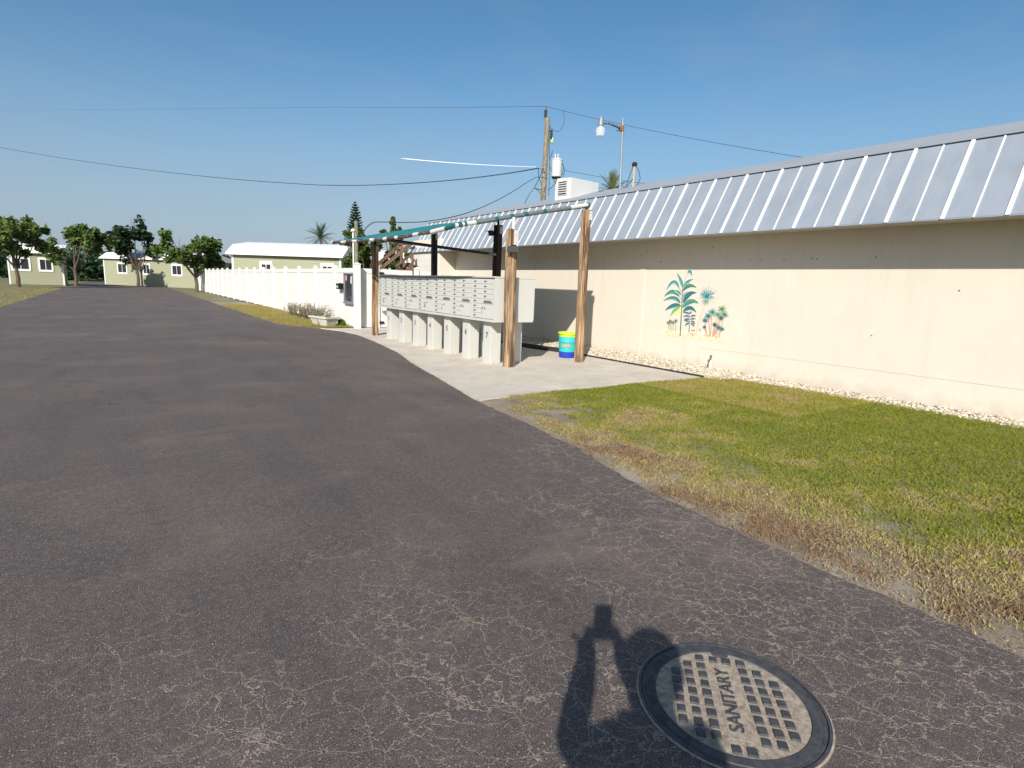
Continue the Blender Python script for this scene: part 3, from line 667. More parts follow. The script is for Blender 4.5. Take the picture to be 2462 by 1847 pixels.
# ---------------- roof equipment
c0 = Vector((10.55, 12.75, 3.9)); q = thing('evaporative_cooler', (c0.x, c0.y, c0.z), 'boxy white rooftop cooler with a louvred end, beside the utility pole', 'roof cooler')
A = [GD(*p, 15.4) for p in ((1332, 445), (1338, 430), (1363, 429))]
P_tl, P_tm = GD(1340, 430, 15.4), GD(1371, 428, 16.2); P_tr = GD(1437, 438, 15.2)
b = MB()
# body: footprint corners from the sight lines, louvred side and long side
def P3(px, py, D): return GD(px, py, D)
c1 = P3(1333, 484, 16.3); c2 = P3(1371, 480, 15.5); c3 = P3(1437, 470, 16.7); c4 = c1+(c3-c2)
zb = 3.75; z1_ = c1.z+.62
def up(p, z): return Vector((p.x, p.y, z))
t1 = up(c1, GD(1338, 432, 16.3).z); t2 = up(c2, GD(1371, 428, 15.5).z); t3 = up(c3, GD(1437, 441, 16.7).z); t4 = up(c4, t1.z-.05)
m1 = up(c1, t1.z-.16)
ins = (c4-c1).normalized()*.10; t1i = t1+(c2-c1).normalized()*.10
b.add([up(c1, zb), up(c2, zb), up(c3, zb), up(c4, zb), m1, t2, t3, t4, t1i], [(3, 2, 1, 0), (0, 1, 5, 8, 4), (1, 2, 6, 5), (2, 3, 7, 6), (3, 0, 4, 7), (4, 8, 7), (8, 5, 6, 7)])
b.build('housing', 'white_paint', q)
b = MB(); nrm = (c2-c1).cross(Vector((0, 0, 1))).normalized()
if nrm.dot(CAM-c1) < 0: nrm = -nrm
u_ = (c2-c1); ul = u_.length; u_.normalize()
cen = up((c1+c2)/2, 0); zl = GD(1352, 470, 16.).z; zh = GD(1352, 438, 16.).z
b.mat('white_grey'); b.obox(up(cen, (zl+zh)/2)+nrm*.006, (u_, nrm, (0, 0, 1)), (ul*.29, .006, (zh-zl)/2+.02))
for i in range(6):
    z = zl+(zh-zl)*(i+.5)/6
    b.mat('gap_dark').obox(up(cen, z-.012)+nrm*.014, (u_, nrm, (0, 0, 1)), (ul*.24, .002, .016))
    b.mat('white_paint').obox(up(cen, z+.020)+nrm*.024, (u_, (nrm-Vector((0, 0, .8))).normalized(), (nrm*.8+Vector((0, 0, 1))).normalized()), (ul*.26, .018, .004))
b.build('louvre', None, q)

def catenary(a, b_, sag, n=24):
    a = Vector(a); b_ = Vector(b_); return [a.lerp(b_, i/n)-Vector((0, 0, sag*4*(i/n)*(1-i/n))) for i in range(n+1)]
# yard lamp on a galvanised mast
D = 14.0; base = GD(1490, 462, D); top = GD(1497, 290, D)
q = thing('yard_lamp', (base.x, base.y, base.z), 'yard lamp with a clear bucket shade on a slim mast above the roof', 'lamp')
b = MB(); b.tube([(base.x, base.y, 3.75), top], .027, 12); b.lathe([(.03, 0), (.034, .02), (.03, .05), (.0, .055)], top, 12); b.build('mast', 'galv', q, True)
b = MB(); arm = [GD(1493, 311, D), GD(1481, 304, D-.1), GD(1462, 297, D-.2), GD(1450, 297, D-.25)]; b.tube(arm, [.024, .024, .022, .018], 10)
b.build('arm', 'pipe_rust', q, True)
b = MB(); cl = GD(1494, 310, D); b.box(cl.x-.05, cl.x+.05, cl.y-.05, cl.y+.05, cl.z-.06, cl.z+.07, .01); b.tube([cl+Vector((0, 0, -.04)), cl-AX_R*.12+Vector((0, 0, -.04))], .012, 6); b.build('clamp', 'rust', q)
hd = GD(1444, 300, D-.25)
b = MB(); b.lathe([(0, .20), (.02, .20), (.03, .17), (.055, .15), (.065, .03), (.075, 0), (.075, -.02), (.0, -.02)], hd, 20); b.build('ballast_housing', 'galv', q, True)
b = MB(); b.lathe([(.05, -.025), (.07, -.05), (.12, -.10), (.125, -.15), (.105, -.27), (.07, -.30), (.0, -.305)], hd, 24); b.build('shade', 'lamp_glass', q, True)
b = MB(); b.lathe([(0, -.06), (.03, -.08), (.035, -.16), (0, -.2)], hd, 12)
b.build('bulb', 'white_grey', q, True)
# service mast with black weatherhead
D = 14.6; base = GD(1521, 452, D); top = GD(1525, 398, D)
q = thing('service_mast', (base.x, base.y, base.z), 'short rusty service mast with a black weatherhead and drooping leads on the roof', 'electric mast')
b = MB(); b.tube([(base.x, base.y, 3.8), top], .03, 10); b.build('mast', 'rust_faint', q, True)
b = MB(); b.lathe([(0, .09), (.05, .075), (.075, .03), (.06, -.02), (.0, -.03)], top, 14); b.build('weatherhead', 'black', q, True)
for i, pl in enumerate((((1523, 397), (1516, 415), (1510, 432), (1505, 448)), ((1528, 397), (1535, 410), (1539, 428), (1534, 442), (1527, 448)), ((1521, 430), (1513, 440), (1505, 450), (1497, 452)))):
    b = MB(); b.tube([GD(a, c_, D) for a, c_ in pl], .009, 6); b.build('lead', 'wire', q, True)
for p_ in ((1511, 429), (1536, 415)):
    pass

# ---------------- utility pole
D = 34; base = GD(1296, 700, D); top = GD(1316, 284, D); base.z = 0
bb = GD(1305, 485, D); k_ = (0-top.z)/(bb.z-top.z); base = top.lerp(bb, k_)
q = thing('utility_pole', (base.x, base.y, 0), 'tall weathered wooden utility pole carrying a transformer behind the building', 'utility pole')
b = MB(); b.tube([base, base.lerp(top, .5), top], [.19, .165, .145], 14); b.build('pole', 'pole_wood', q, True)
tf = GD(1338, 404, D-.3)
b = MB(); b.lathe([(0, -.54), (.26, -.54), (.30, -.50), (.32, .40), (.34, .42), (.34, .46), (.30, .50), (.10, .56), (0, .57)], tf, 28); tr_ = b.build('transformer', 'white_grey', q, True)
b = MB(); b.lathe([(.29, -.56), (.26, -.60), (0, -.61)], tf, 28); b.build('tank_base', 'black', tr_, True)
b = MB()
for dx in (-.12, .05): b.lathe([(.03, .52), (.05, .58), (.03, .62), (.05, .66), (.03, .70), (.045, .74), (.02, .80), (0, .82)], tf+AX_R*dx, 10)
b.build('bushing', 'white_grey', tr_, True)
for zz in (.3, -.3): b = MB(); b.tube([tf-AX_R*.28+Vector((0, 0, zz)), tf-AX_R*.6+Vector((0, 0, zz))], .03, 8); b.build('bracket', 'galv', tr_)
it = GD(1311, 283, D)
b = MB(); pr = [(.0, -.02), (.04, 0)]
for i in range(7): pr += [(.11, .02+i*.065), (.05, .05+i*.065)]
pr += [(.03, .50), (.06, .56), (0, .62)]; b.lathe(pr, it, 14); b.build('insulator', 'gap_dark', q, True)
b = MB(); b.tube([it+Vector((0, 0, .02)), it-Vector((0, 0, .35)), GD(1314, 300, D)], .03, 8); b.build('insulator_bracket', 'galv', q)
cu_ = GD(1326, 328, D)
b = MB(); b.mat('black').tube([GD(1322, 314, D), GD(1326, 316, D)], .05, 8); b.tube([GD(1326, 314, D), GD(1325, 334, D)], [.06, .08], 8); b.mat('lime').tube([GD(1326, 336, D), GD(1327, 344, D)], [.06, .08], 8); b.mat('white_grey').tube([GD(1328, 331, D), GD(1328, 338, D)], .05, 8); b.build('fuse_cutout', None, q, True)
b = MB()
for pl in (((1323, 308), (1333, 315), (1343, 317), (1351, 308), (1357, 290), (1354, 268), (1357, 265)), ((1328, 362), (1326, 372), (1322, 382)), ((1351, 392), (1355, 402), (1351, 420), (1345, 424)), ((1352, 396), (1358, 410), (1352, 426)), ((1323, 400), (1326, 420), (1334, 440), (1336, 445)), ((1340, 426), (1335, 440), (1325, 452), (1317, 456)), ((1322, 300), (1320, 350), (1321, 400), (1319, 470))):
    b.tube([GD(a, c_, D-.15) for a, c_ in pl], .018, 6)
b.build('jumper_wire', 'wire', q, True)
b = MB()
for pl in (((1292, 403), (1294, 408), (1297, 403), (1300, 406)), ((1294, 405), (1294, 425), (1300, 440), (1306, 448)), ((1304, 407), (1296, 430), (1284, 452)), ((1284, 452), (1296, 456), (1306, 456)), ((1284, 452), (1293, 458), (1300, 466), (1304, 463))):
    b.tube([GD(a, c_, D-.1) for a, c_ in pl], .02, 6)
b.build('splice_wire', 'wire', q, True)
for pp in ((1291, 403), (1304, 404), (1308, 412)):
    b = MB(); b.lathe([(0, -.06), (.07, -.04), (.07, .04), (0, .06)], GD(*pp, D-.2), 10); b.build('connector', 'galv', q, True)

# ---------------- wires
def wire(name, pts, r, label, mat='wire', n=6):
    b = MB(); b.tube(pts, r, n); o = b.build(name, mat, smooth=True); return tag(o, label, 'cable')
wire('power_line', catenary(GD(1311, 256, 34), GD(2600, 470, 17), .35, 30), .009, 'thin bare wire running right from the top of the utility pole')
wire('power_line', [GD(1311, 256, 34), GD(1200, 257.5, 40), GD(1000, 259, 52), GD(800, 258, 70), GD(400, 262, 100), GD(0, 266, 128), GD(-400, 262, 150)], .010, 'thin bare wire running left from the top of the utility pole')
trx = [GD(1292, 405, 34), GD(1200, 420, 38), GD(1080, 434, 44), GD(950, 443, 50), GD(830, 446, 56), GD(712, 442, 62), GD(500, 425, 74), GD(250, 395, 90), GD(0, 355, 104), GD(-400, 280, 124)]
def spline(pts, n=8):
    out = []
    P_ = [pts[0]]+pts+[pts[-1]]
    for i in range(1, len(P_)-2):
        for j in range(n):
            t_ = j/n; a, b_, c_, d = P_[i-1:i+3]
            out.append(.5*((2*b_)+(c_-a)*t_+(2*a-5*b_+4*c_-d)*t_*t_+(3*b_-a-3*c_+d)*t_**3))
    out.append(pts[-1]); return out
tx = spline(trx, 24)
b = MB()   # triplex: two insulated conductors wound on a bare neutral
for ph in (0, 2.1, 4.2):
    b.tube([p+Vector((0, 0, 1))*.022*math.cos(i*.55+ph)+AX_R*.022*math.sin(i*.55+ph) for i, p in enumerate(tx)], .013, 5)
tag(b.build('twisted_cable', 'wire', smooth=True), 'twisted dark service cable sagging left across the sky from the pole', 'cable')
wire('service_drop', spline([GD(1316, 430, 33.8), GD(1293, 426, 32), GD(1268, 438, 30), GD(1240, 456, 28), GD(1200, 479, 25.5), GD(1150, 502, 23.5), GD(1095, 520, 22), GD(1025, 532.5, 21.5), GD(965, 535, 21.6), GD(905, 534, 21.8), GD(888, 541, 21.9), GD(877, 552, 22), GD(873, 567, 22)], 6), .016, 'black service cable dropping from the utility pole over the roof to the short pole')
wire('service_drop', spline([GD(1284, 452, 33.8), GD(1272, 468, 30), GD(1259, 493, 26)], 6), .014, 'short black cable dropping steeply from the utility pole to the roof')
wire('power_line', catenary(GD(1358, 410, 34), GD(1760, 462, 30), .15, 16), .010, 'thin lower wire running right behind the lamp mast from the transformer')
# high vapour trails
for (a, b_, r0_, lab) in (((962, 381), (1296, 402), 2.4, 'bright thin vapour trail low in the sky, left of the pole'),):
    A_ = GD(*a, 5200); B_ = GD(*b_, 5200); b = MB(); pts = [A_.lerp(B_, i/20)+Vector((0, 0, 0)) for i in range(21)]
    for i in range(21): pts[i].z -= 12*math.sin(math.pi*i/20)
    b.tube(pts, [r0_*(1.6-.9*i/20) if i else .5 for i in range(21)], 8); tag(b.build('vapour_trail', 'trail_white', smooth=True), lab, 'vapour trail')
# ---------------- shade shelter
def wood_post(px0, cx_, cy_, h, label, lean=(0, 0), w_=.14):
    """square timber, worn corners; top may lean"""
    q = thing('timber_post', (cx_, cy_, 0), label, 'post', 'timber posts of the shade shelter')
    b = MB(); n = 16; vs = []; hw = w_/2; rings = []
    prof = []
    for (sx_, sy_) in ((1, 1), (-1, 1), (-1, -1), (1, -1)):
        for (dx, dy) in (((1, .86), (.86, 1)) if sx_*sy_ > 0 else ((.86, 1), (1, .86))): prof.append((sx_*dx*hw, sy_*dy*hw))
    m = len(prof); ph = [random.uniform(0, 6.28) for _ in range(4)]
    for i in range(n+1):
        z = h*i/n; k_ = i/n
        ox = lean[0]*k_+.003*math.sin(k_*9+ph[0]); oy = lean[1]*k_+.003*math.sin(k_*7+ph[1]); tw = .02*math.sin(k_*3+ph[2])
        for (x, y) in prof:
            jx = 1+random.uniform(-.02, .02)
            vs.append((cx_+ox+(x*math.cos(tw)-y*math.sin(tw))*jx, cy_+oy+(x*math.sin(tw)+y*math.cos(tw))*jx, z))
    fs = [(i*m+k2, i*m+(k2+1) % m, (i+1)*m+(k2+1) % m, (i+1)*m+k2) for i in range(n) for k2 in range(m)]
    fs += [tuple(range(m))[::-1], tuple(n*m+k2 for k2 in range(m))]
    b.mat('post_wood' if 'dark' not in label else 'shaded_wood').add(vs, fs); b.build('timber', None, q)  # posts labelled dark carry the canopy's shade in their timber colour
    return q
def plate(q, cx_, cy_, ztop, h=.17, w_=.055):
    b = MB(); y = cy_-.0755
    b.mat('white_grey').box(cx_-.005, cx_+w_+.005, y, cy_-.066, ztop-h, ztop-.01, .002)
    b.mat('number_black')
    for zz in (ztop-h*.3, ztop-h*.72): b.box(cx_+w_/2-.006, cx_+w_/2+.006, y-.004, y, zz-.006, zz+.006)
    return b.build('bracket_plate', None, q)
PA = wood_post(0, 5.53, 14.42, 2.36, 'weathered brown timber post of the shelter, standing by the fence gate', (.02, 0)); plate(PA, 5.55, 14.42, 2.34)
PC = wood_post(0, 5.66, 8.265, 2.41, 'weathered timber post in front of the mailbox numbered 7', (-.02, .01), .155); plate(PC, 5.645, 8.262, 2.40, .30, .075)
PD = wood_post(0, 7.385, 8.32, 2.91, 'tall weathered timber post beside the teal and blue barrel', (-.02, .01)); plate(PD, 7.385, 8.32, 2.90)
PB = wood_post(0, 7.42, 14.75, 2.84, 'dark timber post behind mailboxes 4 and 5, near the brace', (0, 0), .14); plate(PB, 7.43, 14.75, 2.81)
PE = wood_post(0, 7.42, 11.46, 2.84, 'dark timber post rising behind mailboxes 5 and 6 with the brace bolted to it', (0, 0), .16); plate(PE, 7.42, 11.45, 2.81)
# canopy surface heights
BEAM_Y = [8.12, 8.52, 9.05, 9.73, 10.44, 11.1, 11.93, 13.09, 14.21, 14.7]
BEAM_Z = [2.385, 2.345, 2.328, 2.307, 2.296, 2.299, 2.307, 2.331, 2.356, 2.37]
def cz(x, y):
    z = 2.385+(x-4.52)*.2165
    if y > 13.5 and x > 5.0: z += .02*min(1, (y-13.5)/1.0)*min(1, (x-5)/.6)
    k_ = max(0, min(1, (6.0-x)/1.48)); zf = float(np.interp(y, BEAM_Y, BEAM_Z))
    return z+(zf-2.385)*k_*k_*(3-2*k_)
Q = thing('shade_canopy', (6, 11.4, 2.5), 'sloping teal shade cloth canopy on a pipe frame above the mailboxes', 'canopy')
nx, ny = 14, 26; vs = []
for j in range(ny+1):
    for i in range(nx+1):
        x = 4.55+(7.38-4.55)*i/nx; y = 8.30+(14.62-8.30)*j/ny
        sg = -.035*math.sin(math.pi*i/nx)*(.6+.4*abs(math.sin(math.pi*j/ny*2)))
        vs.append((x, y, cz(x, y)+.030+sg-.05*max(0, 1-(y-8.3)/.5)))
b = MB(); b.add(vs, [(j*(nx+1)+i, j*(nx+1)+i+1, (j+1)*(nx+1)+i+1, (j+1)*(nx+1)+i) for j in range(ny) for i in range(nx)])
b.build('cloth', 'shade_cloth', Q, True)
def banded(path_fn, segs, r, parent, name):
    b = MB()
    for (a0, a1, m, rr) in segs:
        n = max(2, int((a1-a0)*14)); b.mat(m).tube([path_fn(a0+(a1-a0)*i/n) for i in range(n+1)], r*rr, 12)
    return b.build(name, None, parent, True)
# near rafter from the back (post D) down to the front corner
def rn(t_): x = 7.42+(4.52-7.42)*t_; return Vector((x, 8.25+.08*(1-t_), cz(x, 8.25)+.0+(.0 if x > 5.6 else 0)))
banded(rn, [(0, .015, 'teal_band', 1.15), (.015, .16, 'pipe_white', 1), (.16, .36, 'pipe_grey', .95), (.36, .385, 'teal_band', 1.08), (.385, .50, 'pipe_grey', .97), (.50, .53, 'teal_band', 1.08), (.53, .605, 'pipe_grey', .98), (.605, .63, 'teal_band', 1.08),
            (.63, .715, 'pipe_grey', 1), (.715, .74, 'teal_band', 1.08), (.74, .87, 'pipe_grey', 1.0), (.87, .93, 'pipe_white', 1.05), (.93, .945, 'teal_band', 1.12), (.945, .96, 'pipe_white', 1), (.96, .985, 'teal_band', 1.1), (.985, 1.0, 'pipe_white', 1)], .036, Q, 'rafter')
def rf(t_): y = 8.25+6.45*t_; return Vector((4.52, y, cz(4.52, y)-.004+.006*math.sin(t_*34)))
segs = [(0, .05, 'teal_band', 1.1), (.05, .13, 'pipe_white', 1.15)]; a = .13
rs_ = random.Random(3)
while a < .97:
    l1 = rs_.uniform(.06, .14); segs.append((a, min(a+l1, .985), 'pipe_rust', rs_.uniform(.8, 1.0))); a += l1
    l2 = rs_.uniform(.02, .06)
    if a < .96: segs.append((a, min(a+l2, .985), 'pipe_white', 1.0)); a += l2
segs.append((.985, 1, 'pipe_white', 1.1)); banded(rf, segs, .034, Q, 'front_beam')
b = MB(); b.tube([Vector((x, 14.7, cz(x, 14.6)-.022)) for x in np.linspace(4.52, 7.42, 10)], .030, 10); b.build('rafter', 'pipe_rust', Q, True)
b = MB(); b.tube([Vector((7.42, y, cz(7.42, y)-.02)) for y in np.linspace(8.33, 14.78, 14)], .034, 10); b.build('back_beam', 'pipe_grey', Q, True)
b = MB(); b.tube([Vector((x, 11.45, cz(x, 11.45)-.055)) for x in np.linspace(4.52, 7.42, 10)], .03, 10); b.build('rafter', 'pipe_rust', Q, True)
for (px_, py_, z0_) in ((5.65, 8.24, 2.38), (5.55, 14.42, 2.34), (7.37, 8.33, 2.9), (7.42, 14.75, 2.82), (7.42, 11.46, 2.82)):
    b = MB(); b.tube([(px_, py_, z0_), (px_, py_, cz(px_, py_)-.02)], .028, 10); b.build('riser', 'pipe_white' if px_ == 5.65 else 'shaded_wood', Q, True)
b = MB(); b.tube([(7.36, 11.42, 2.16), (4.62, 11.35, cz(4.6, 11.3)-.03)], .033, 10); b.build('brace', 'black', Q, True)
b = MB(); b.tube([(7.37, 11.42, 2.158), (7.14, 11.415, 2.172)], .037, 10); b.build('brace_end', 'galv', Q, True)
def floodlight(c_, dirv, label, mat='black'):
    c_ = Vector(c_); q = thing('floodlight', c_, label, 'floodlight', 'floodlights on the shelter posts'); d = Vector(dirv).normalized(); s_ = d.cross(Vector((0, 0, 1))).normalized(); u = s_.cross(d)
    b = MB(); F = c_+d*.10
    vs = [F+s_*x*.085+u*y*.055 for x, y in ((-1, -1), (1, -1), (1, 1), (-1, 1))]+[c_+s_*x*.04+u*y*.03 for x, y in ((-1, -1), (1, -1), (1, 1), (-1, 1))]
    b.add(vs, [(0, 1, 2, 3), (7, 6, 5, 4), (0, 4, 5, 1), (1, 5, 6, 2), (2, 6, 7, 3), (3, 7, 4, 0)]); b.build('housing', mat, q)
    b = MB(); b.obox(F+u*.062+d*.01, (s_, d, u), (.10, .06, .005)); b.build('visor', mat, q)
    b = MB(); b.obox(F+d*.002, (s_, u, d), (.07, .042, .002)); b.build('lens', 'glass_dark', q)
floodlight((5.63, 8.175, 2.13), (-.35, -.35, -.9), 'black floodlight under the plate of the timber post before mailbox 7')
floodlight((7.33, 11.5, 2.66), (-1, -.2, -.25), 'small floodlight with a pale visor high on the shade-darkened post behind mailbox 6')

# ---------------- mailboxes
XF, BD = 5.42, .435; UW, PITCH = .762, .78
def lockmesh(b, y, z, x):
    b.tube([(x, y, z), (x-.006, y, z)], .0115, 10)
def make_unit():
    q = thing('mailbox_unit', (XF, 0, .014), 'x', 'mailbox unit', 'grey cluster mailbox units of the front row')
    # local frame: x from 0 (doors) into the cabinet, y -w/2..w/2, near side = -y
    W2 = UW/2; o = XF; z0_, z1_ = .795, 1.575
    b = MB(); b.box(o+.012, o+BD, -W2, W2, z0_, z1_, .006); b.box(o+.004, o+.016, -W2, W2, z0_, z0_+.045, .003)
    b.box(o+.004, o+.016, -W2, -W2+.020, z0_+.04, z1_-.03); b.box(o+.004, o+.016, W2-.020, W2, z0_+.04, z1_-.03); b.build('cabinet', 'mail_metal', q)
    b = MB(); b.box(o-.018, o+BD+.004, -W2-.006, W2+.006, z1_, z1_+.026, .005); b.build('lid', 'mail_metal', q)
    b = MB(); b.box(o+.006, o+.0155, -W2+.024, W2-.024, z0_+.05, z1_-.002); b.build('door_recess', 'gap_dark', q)
    yL0, yL1 = .008, W2-.028      # far column (left as seen)
    yR0, yR1 = -W2+.028, -.002
    rows = 8; zt = z1_-.022; dh = (zt-(z0_+.055))/rows
    for col, (ya, yb, nr) in enumerate(((yL0, yL1, 8), (yR0, yR1, 4))):
        for r0_ in range(nr):
            za = zt-dh*(r0_+1)+.0025; zb_ = zt-dh*r0_-.0025
            b = MB(); b.box(o-.001, o+.010, ya, yb, za, zb_, .002); d_o = b.build('mailbox_door', 'mail_door', q)
            zc = (za+zb_)/2; b = MB(); b.mat('brass').tube([(o-.001, yb-.072, zc), (o-.009, yb-.072, zc)], .0145, 10); b.mat('gap_dark').box(o-.0035, o-.0008, yb-.106, yb-.090, zc-.020, zc+.020)
            b.mat('number_black').tube([(o-.001, yb-.040, zc-.002), (o-.004, yb-.040, zc-.002)], .009, 8)
            b.box(o-.0022, o-.0008, yb-.145, yb-.125, zc-.005, zc+.002)
            b.build('lock', None, d_o)
    za = zt-dh*5.05; b = MB(); b.box(o-.001, o+.010, yR0, yR1, za, zt-dh*4-.0025, .002); ms_ = b.build('mail_slot', 'mail_door', q)
    b = MB(); zc = zt-dh*4.42; b.obox((o-.016, (yR0+yR1)/2-.012, zc), ((.82, 0, -.57), (0, 1, 0), (.57, 0, .82)), (.024, .125, .0025)); b.build('slot_hood', 'mail_metal', ms_)
    b = MB(); b.box(o-.0022, o-.0005, yR0+.03, yR1-.02, zc-.046, zc-.010); b.build('slot_gap', 'gap_dark', ms_)
    b = MB(); b.box(o-.001, o+.010, yR0, yR1, z0_+.055, za-.004, .002); pdoor = b.build('parcel_door', 'mail_door', q)
    b = MB(); zc = z0_+.235; b.mat('brass').tube([(o-.001, yR1-.06, zc), (o-.008, yR1-.06, zc)], .0125, 10); b.mat('gap_dark').box(o-.0025, o-.0008, yR1-.088, yR1-.074, zc-.018, zc+.018); b.build('lock', None, pdoor)
    # pedestal: folded sheet column with a corner seam and base flange
    px0, px1, pw = o+.11, o+.338, .130
    b = MB(); b.box(px0, px1, -pw, pw, .0, z0_-.001, .010)
    for xx in (px0+.08, px0+.155): b.box(xx, xx+.004, -pw-.0025, pw+.0025, .03, z0_-.002)
    b.box(px0-.004, px1+.004, -pw-.004, pw+.004, 0, .012, .003); b.build('pedestal', 'mail_metal', q)
    for xx in (px0+.07, px0+.17):
        b = MB(); b.lathe([(.014, 0), (.014, .016), (.006, .018), (.006, .03), (0, .03)], (xx, -pw-.022, .004), 8); b.build('anchor_bolt', 'rust', q)
    return q, (px0, pw)
unit, (ppx, ppw) = make_unit()
units = []
for i in range(7):
    yc = 8.40+PITCH/2+(6-i)*PITCH
    u = unit if i == 6 else None
    units.append((i+1, yc))
lab = {1: 'first grey mailbox unit at the fence end, its pedestal numbered 1', 2: 'grey mailbox unit with the number 2 on its pedestal', 3: 'grey mailbox unit with the number 3 on its pedestal',
       4: 'grey mailbox unit numbered 4 on its pedestal, one small door rust stained', 5: 'grey mailbox unit numbered 5 on its pedestal', 6: 'grey mailbox unit with the number 6 on its pedestal',
       7: 'nearest grey mailbox unit, numbered 7 on its pedestal, behind the timber post'}
made = {}
for n_, yc in units:
    c_ = unit if n_ == 7 else copy_tree(unit)
    made[n_] = c_
for n_, yc in units:
    c_ = made[n_]; c_.location = (XF-(.012 if n_ in (4, 5, 6, 7) else 0), yc+(.012 if n_ <= 3 else 0), .014); c_['label'] = lab[n_]
def addnum(n_):
    root = made[n_]; ped = [x for x in bpy.data.objects if x.parent == root and x.name.startswith('pedestal')][0]
    mw = Matrix.Translation((ppx-XF-.0015, .0, .52)) @ Matrix(((0, 0, -1, 0), (-1, 0, 0, 0), (0, 1, 0, 0), (0, 0, 0, 1)))
    cu = bpy.data.curves.new('number', 'FONT'); cu.body = str(n_); cu.size = .145; cu.offset = .003; cu.extrude = .0008; cu.align_x = 'CENTER'; cu.align_y = 'CENTER'
    to = bpy.data.objects.new('tmp', cu); COL.objects.link(to); dg = bpy.context.evaluated_depsgraph_get(); dg.update()
    me = bpy.data.meshes.new_from_object(to.evaluated_get(dg)); bpy.data.objects.remove(to); bpy.data.curves.remove(cu)
    me.materials.clear(); me.materials.append(M['number_black']); me.transform(mw)
    o = bpy.data.objects.new('number', me); COL.objects.link(o); o.parent = ped; o['label'] = 'black stick-on number %d' % n_
def local_part(n_, name, build_fn, mat=None, parent_name=None):
    root = made[n_]; b = MB(); build_fn(b); me_o = b.build(name, mat); me_o.parent = root; return me_o
for n_ in range(1, 8):
    addnum(n_)
    yk = .002; zk = .235+.795
    if n_ in (1, 4): local_part(n_, 'key_ring', lambda b: (b.tube([(-.012, .012, zk-.01), (-.02, .03, zk-.04), (-.014, .032, zk-.09), (-.014, .012, zk-.12), (-.014, -.004, zk-.09), (-.016, .006, zk-.04)], .004, 6)), 'rust')
    if n_ in (2, 5): local_part(n_, 'key_tag', lambda b: (b.box(-.012, -.006, .004, .028, zk-.13, zk-.05, .002), b.tube([(-.01, .016, zk-.05), (-.008, -.02, zk+.0)], .003, 6)), 'rust_faint')
    if n_ in (3, 6, 7): local_part(n_, 'latch', lambda b: (b.tube([(-.006, .024, zk-.03), (-.012, .008, zk-.012), (-.010, -.03, zk+.02)], .004, 6)), 'number_black')
    if n_ == 7: local_part(n_, 'rust_streak', lambda b: (b.box(-.0022, -.0012, .006, .022, zk-.15, zk-.03), b.box(-.0022, -.0012, .022, .034, zk-.09, zk-.05)), 'rust_faint')
def rustpatch(b):
    rp = random.Random(2)
    for i in range(26):
        y = -.14-rp.random()*.12; z = 1.575-.022-.087*1.5+rp.uniform(-.03, .026)+(.01 if y < -.2 else 0); s_ = rp.uniform(.002, .008)
        b.box(-.0022, -.0013, y, y+s_*2.6, z, z+s_)
local_part(4, 'rust_patch', rustpatch, 'rust')
# rear row, plain backs towards the lawn side
def make_rear():
    q = thing('mailbox_unit', (XF+.44, 0, .014), 'x', 'mailbox unit', 'grey cluster mailbox units of the rear row'); o = XF+.44; W2 = UW/2; z0_, z1_ = .795, 1.575
    b = MB(); b.box(o+.008, o+BD-.012, -W2, W2, z0_, z1_, .006); b.box(o+BD-.02, o+BD-.004, -W2, W2, z0_+.04, z1_-.02, .003); b.build('cabinet', 'mail_metal', q)
    b = MB(); b.box(o+.004, o+BD+.014, -W2-.006, W2+.006, z1_, z1_+.024, .005); b.build('lid', 'mail_metal', q)
    px0 = o+.10
    b = MB(); b.box(px0, px0+.26, -.132, .132, 0, z0_-.001, .010); b.box(px0+.09, px0+.094, -.1345, .1345, .03, z0_-.002); b.box(px0+.26, px0+.264, -.12, .12, .02, .7); b.build('pedestal', 'mail_metal', q)
    b = MB(); b.lathe([(.014, 0), (.014, .016), (.006, .018), (.006, .03), (0, .03)], (px0+.19, -.154, .004), 8); b.build('anchor_bolt', 'rust', q)
    return q
rear = make_rear(); rl = {1: 'the numbered 1 unit at the fence end', 2: 'the numbered 2 unit', 3: 'the numbered 3 unit', 4: 'the rust stained numbered 4 unit', 5: 'the numbered 5 unit', 6: 'the numbered 6 unit', 7: 'the nearest numbered 7 unit'}
rmade = {n_: (rear if n_ == 7 else copy_tree(rear)) for n_, yc in units}
for n_, yc in units: rmade[n_].location = (XF+.44, yc+(.012 if n_ <= 3 else 0), .014); rmade[n_]['label'] = 'rear grey mailbox unit back to back with '+rl[n_]
# grout pads under the pedestals
b = MB()
for n_, yc in units: b.box(XF+.055, XF+.86, yc-.19, yc+.19, .0125, .0185, .002)
tag(b.build('pedestal_footing', 'concrete'), kind='structure')

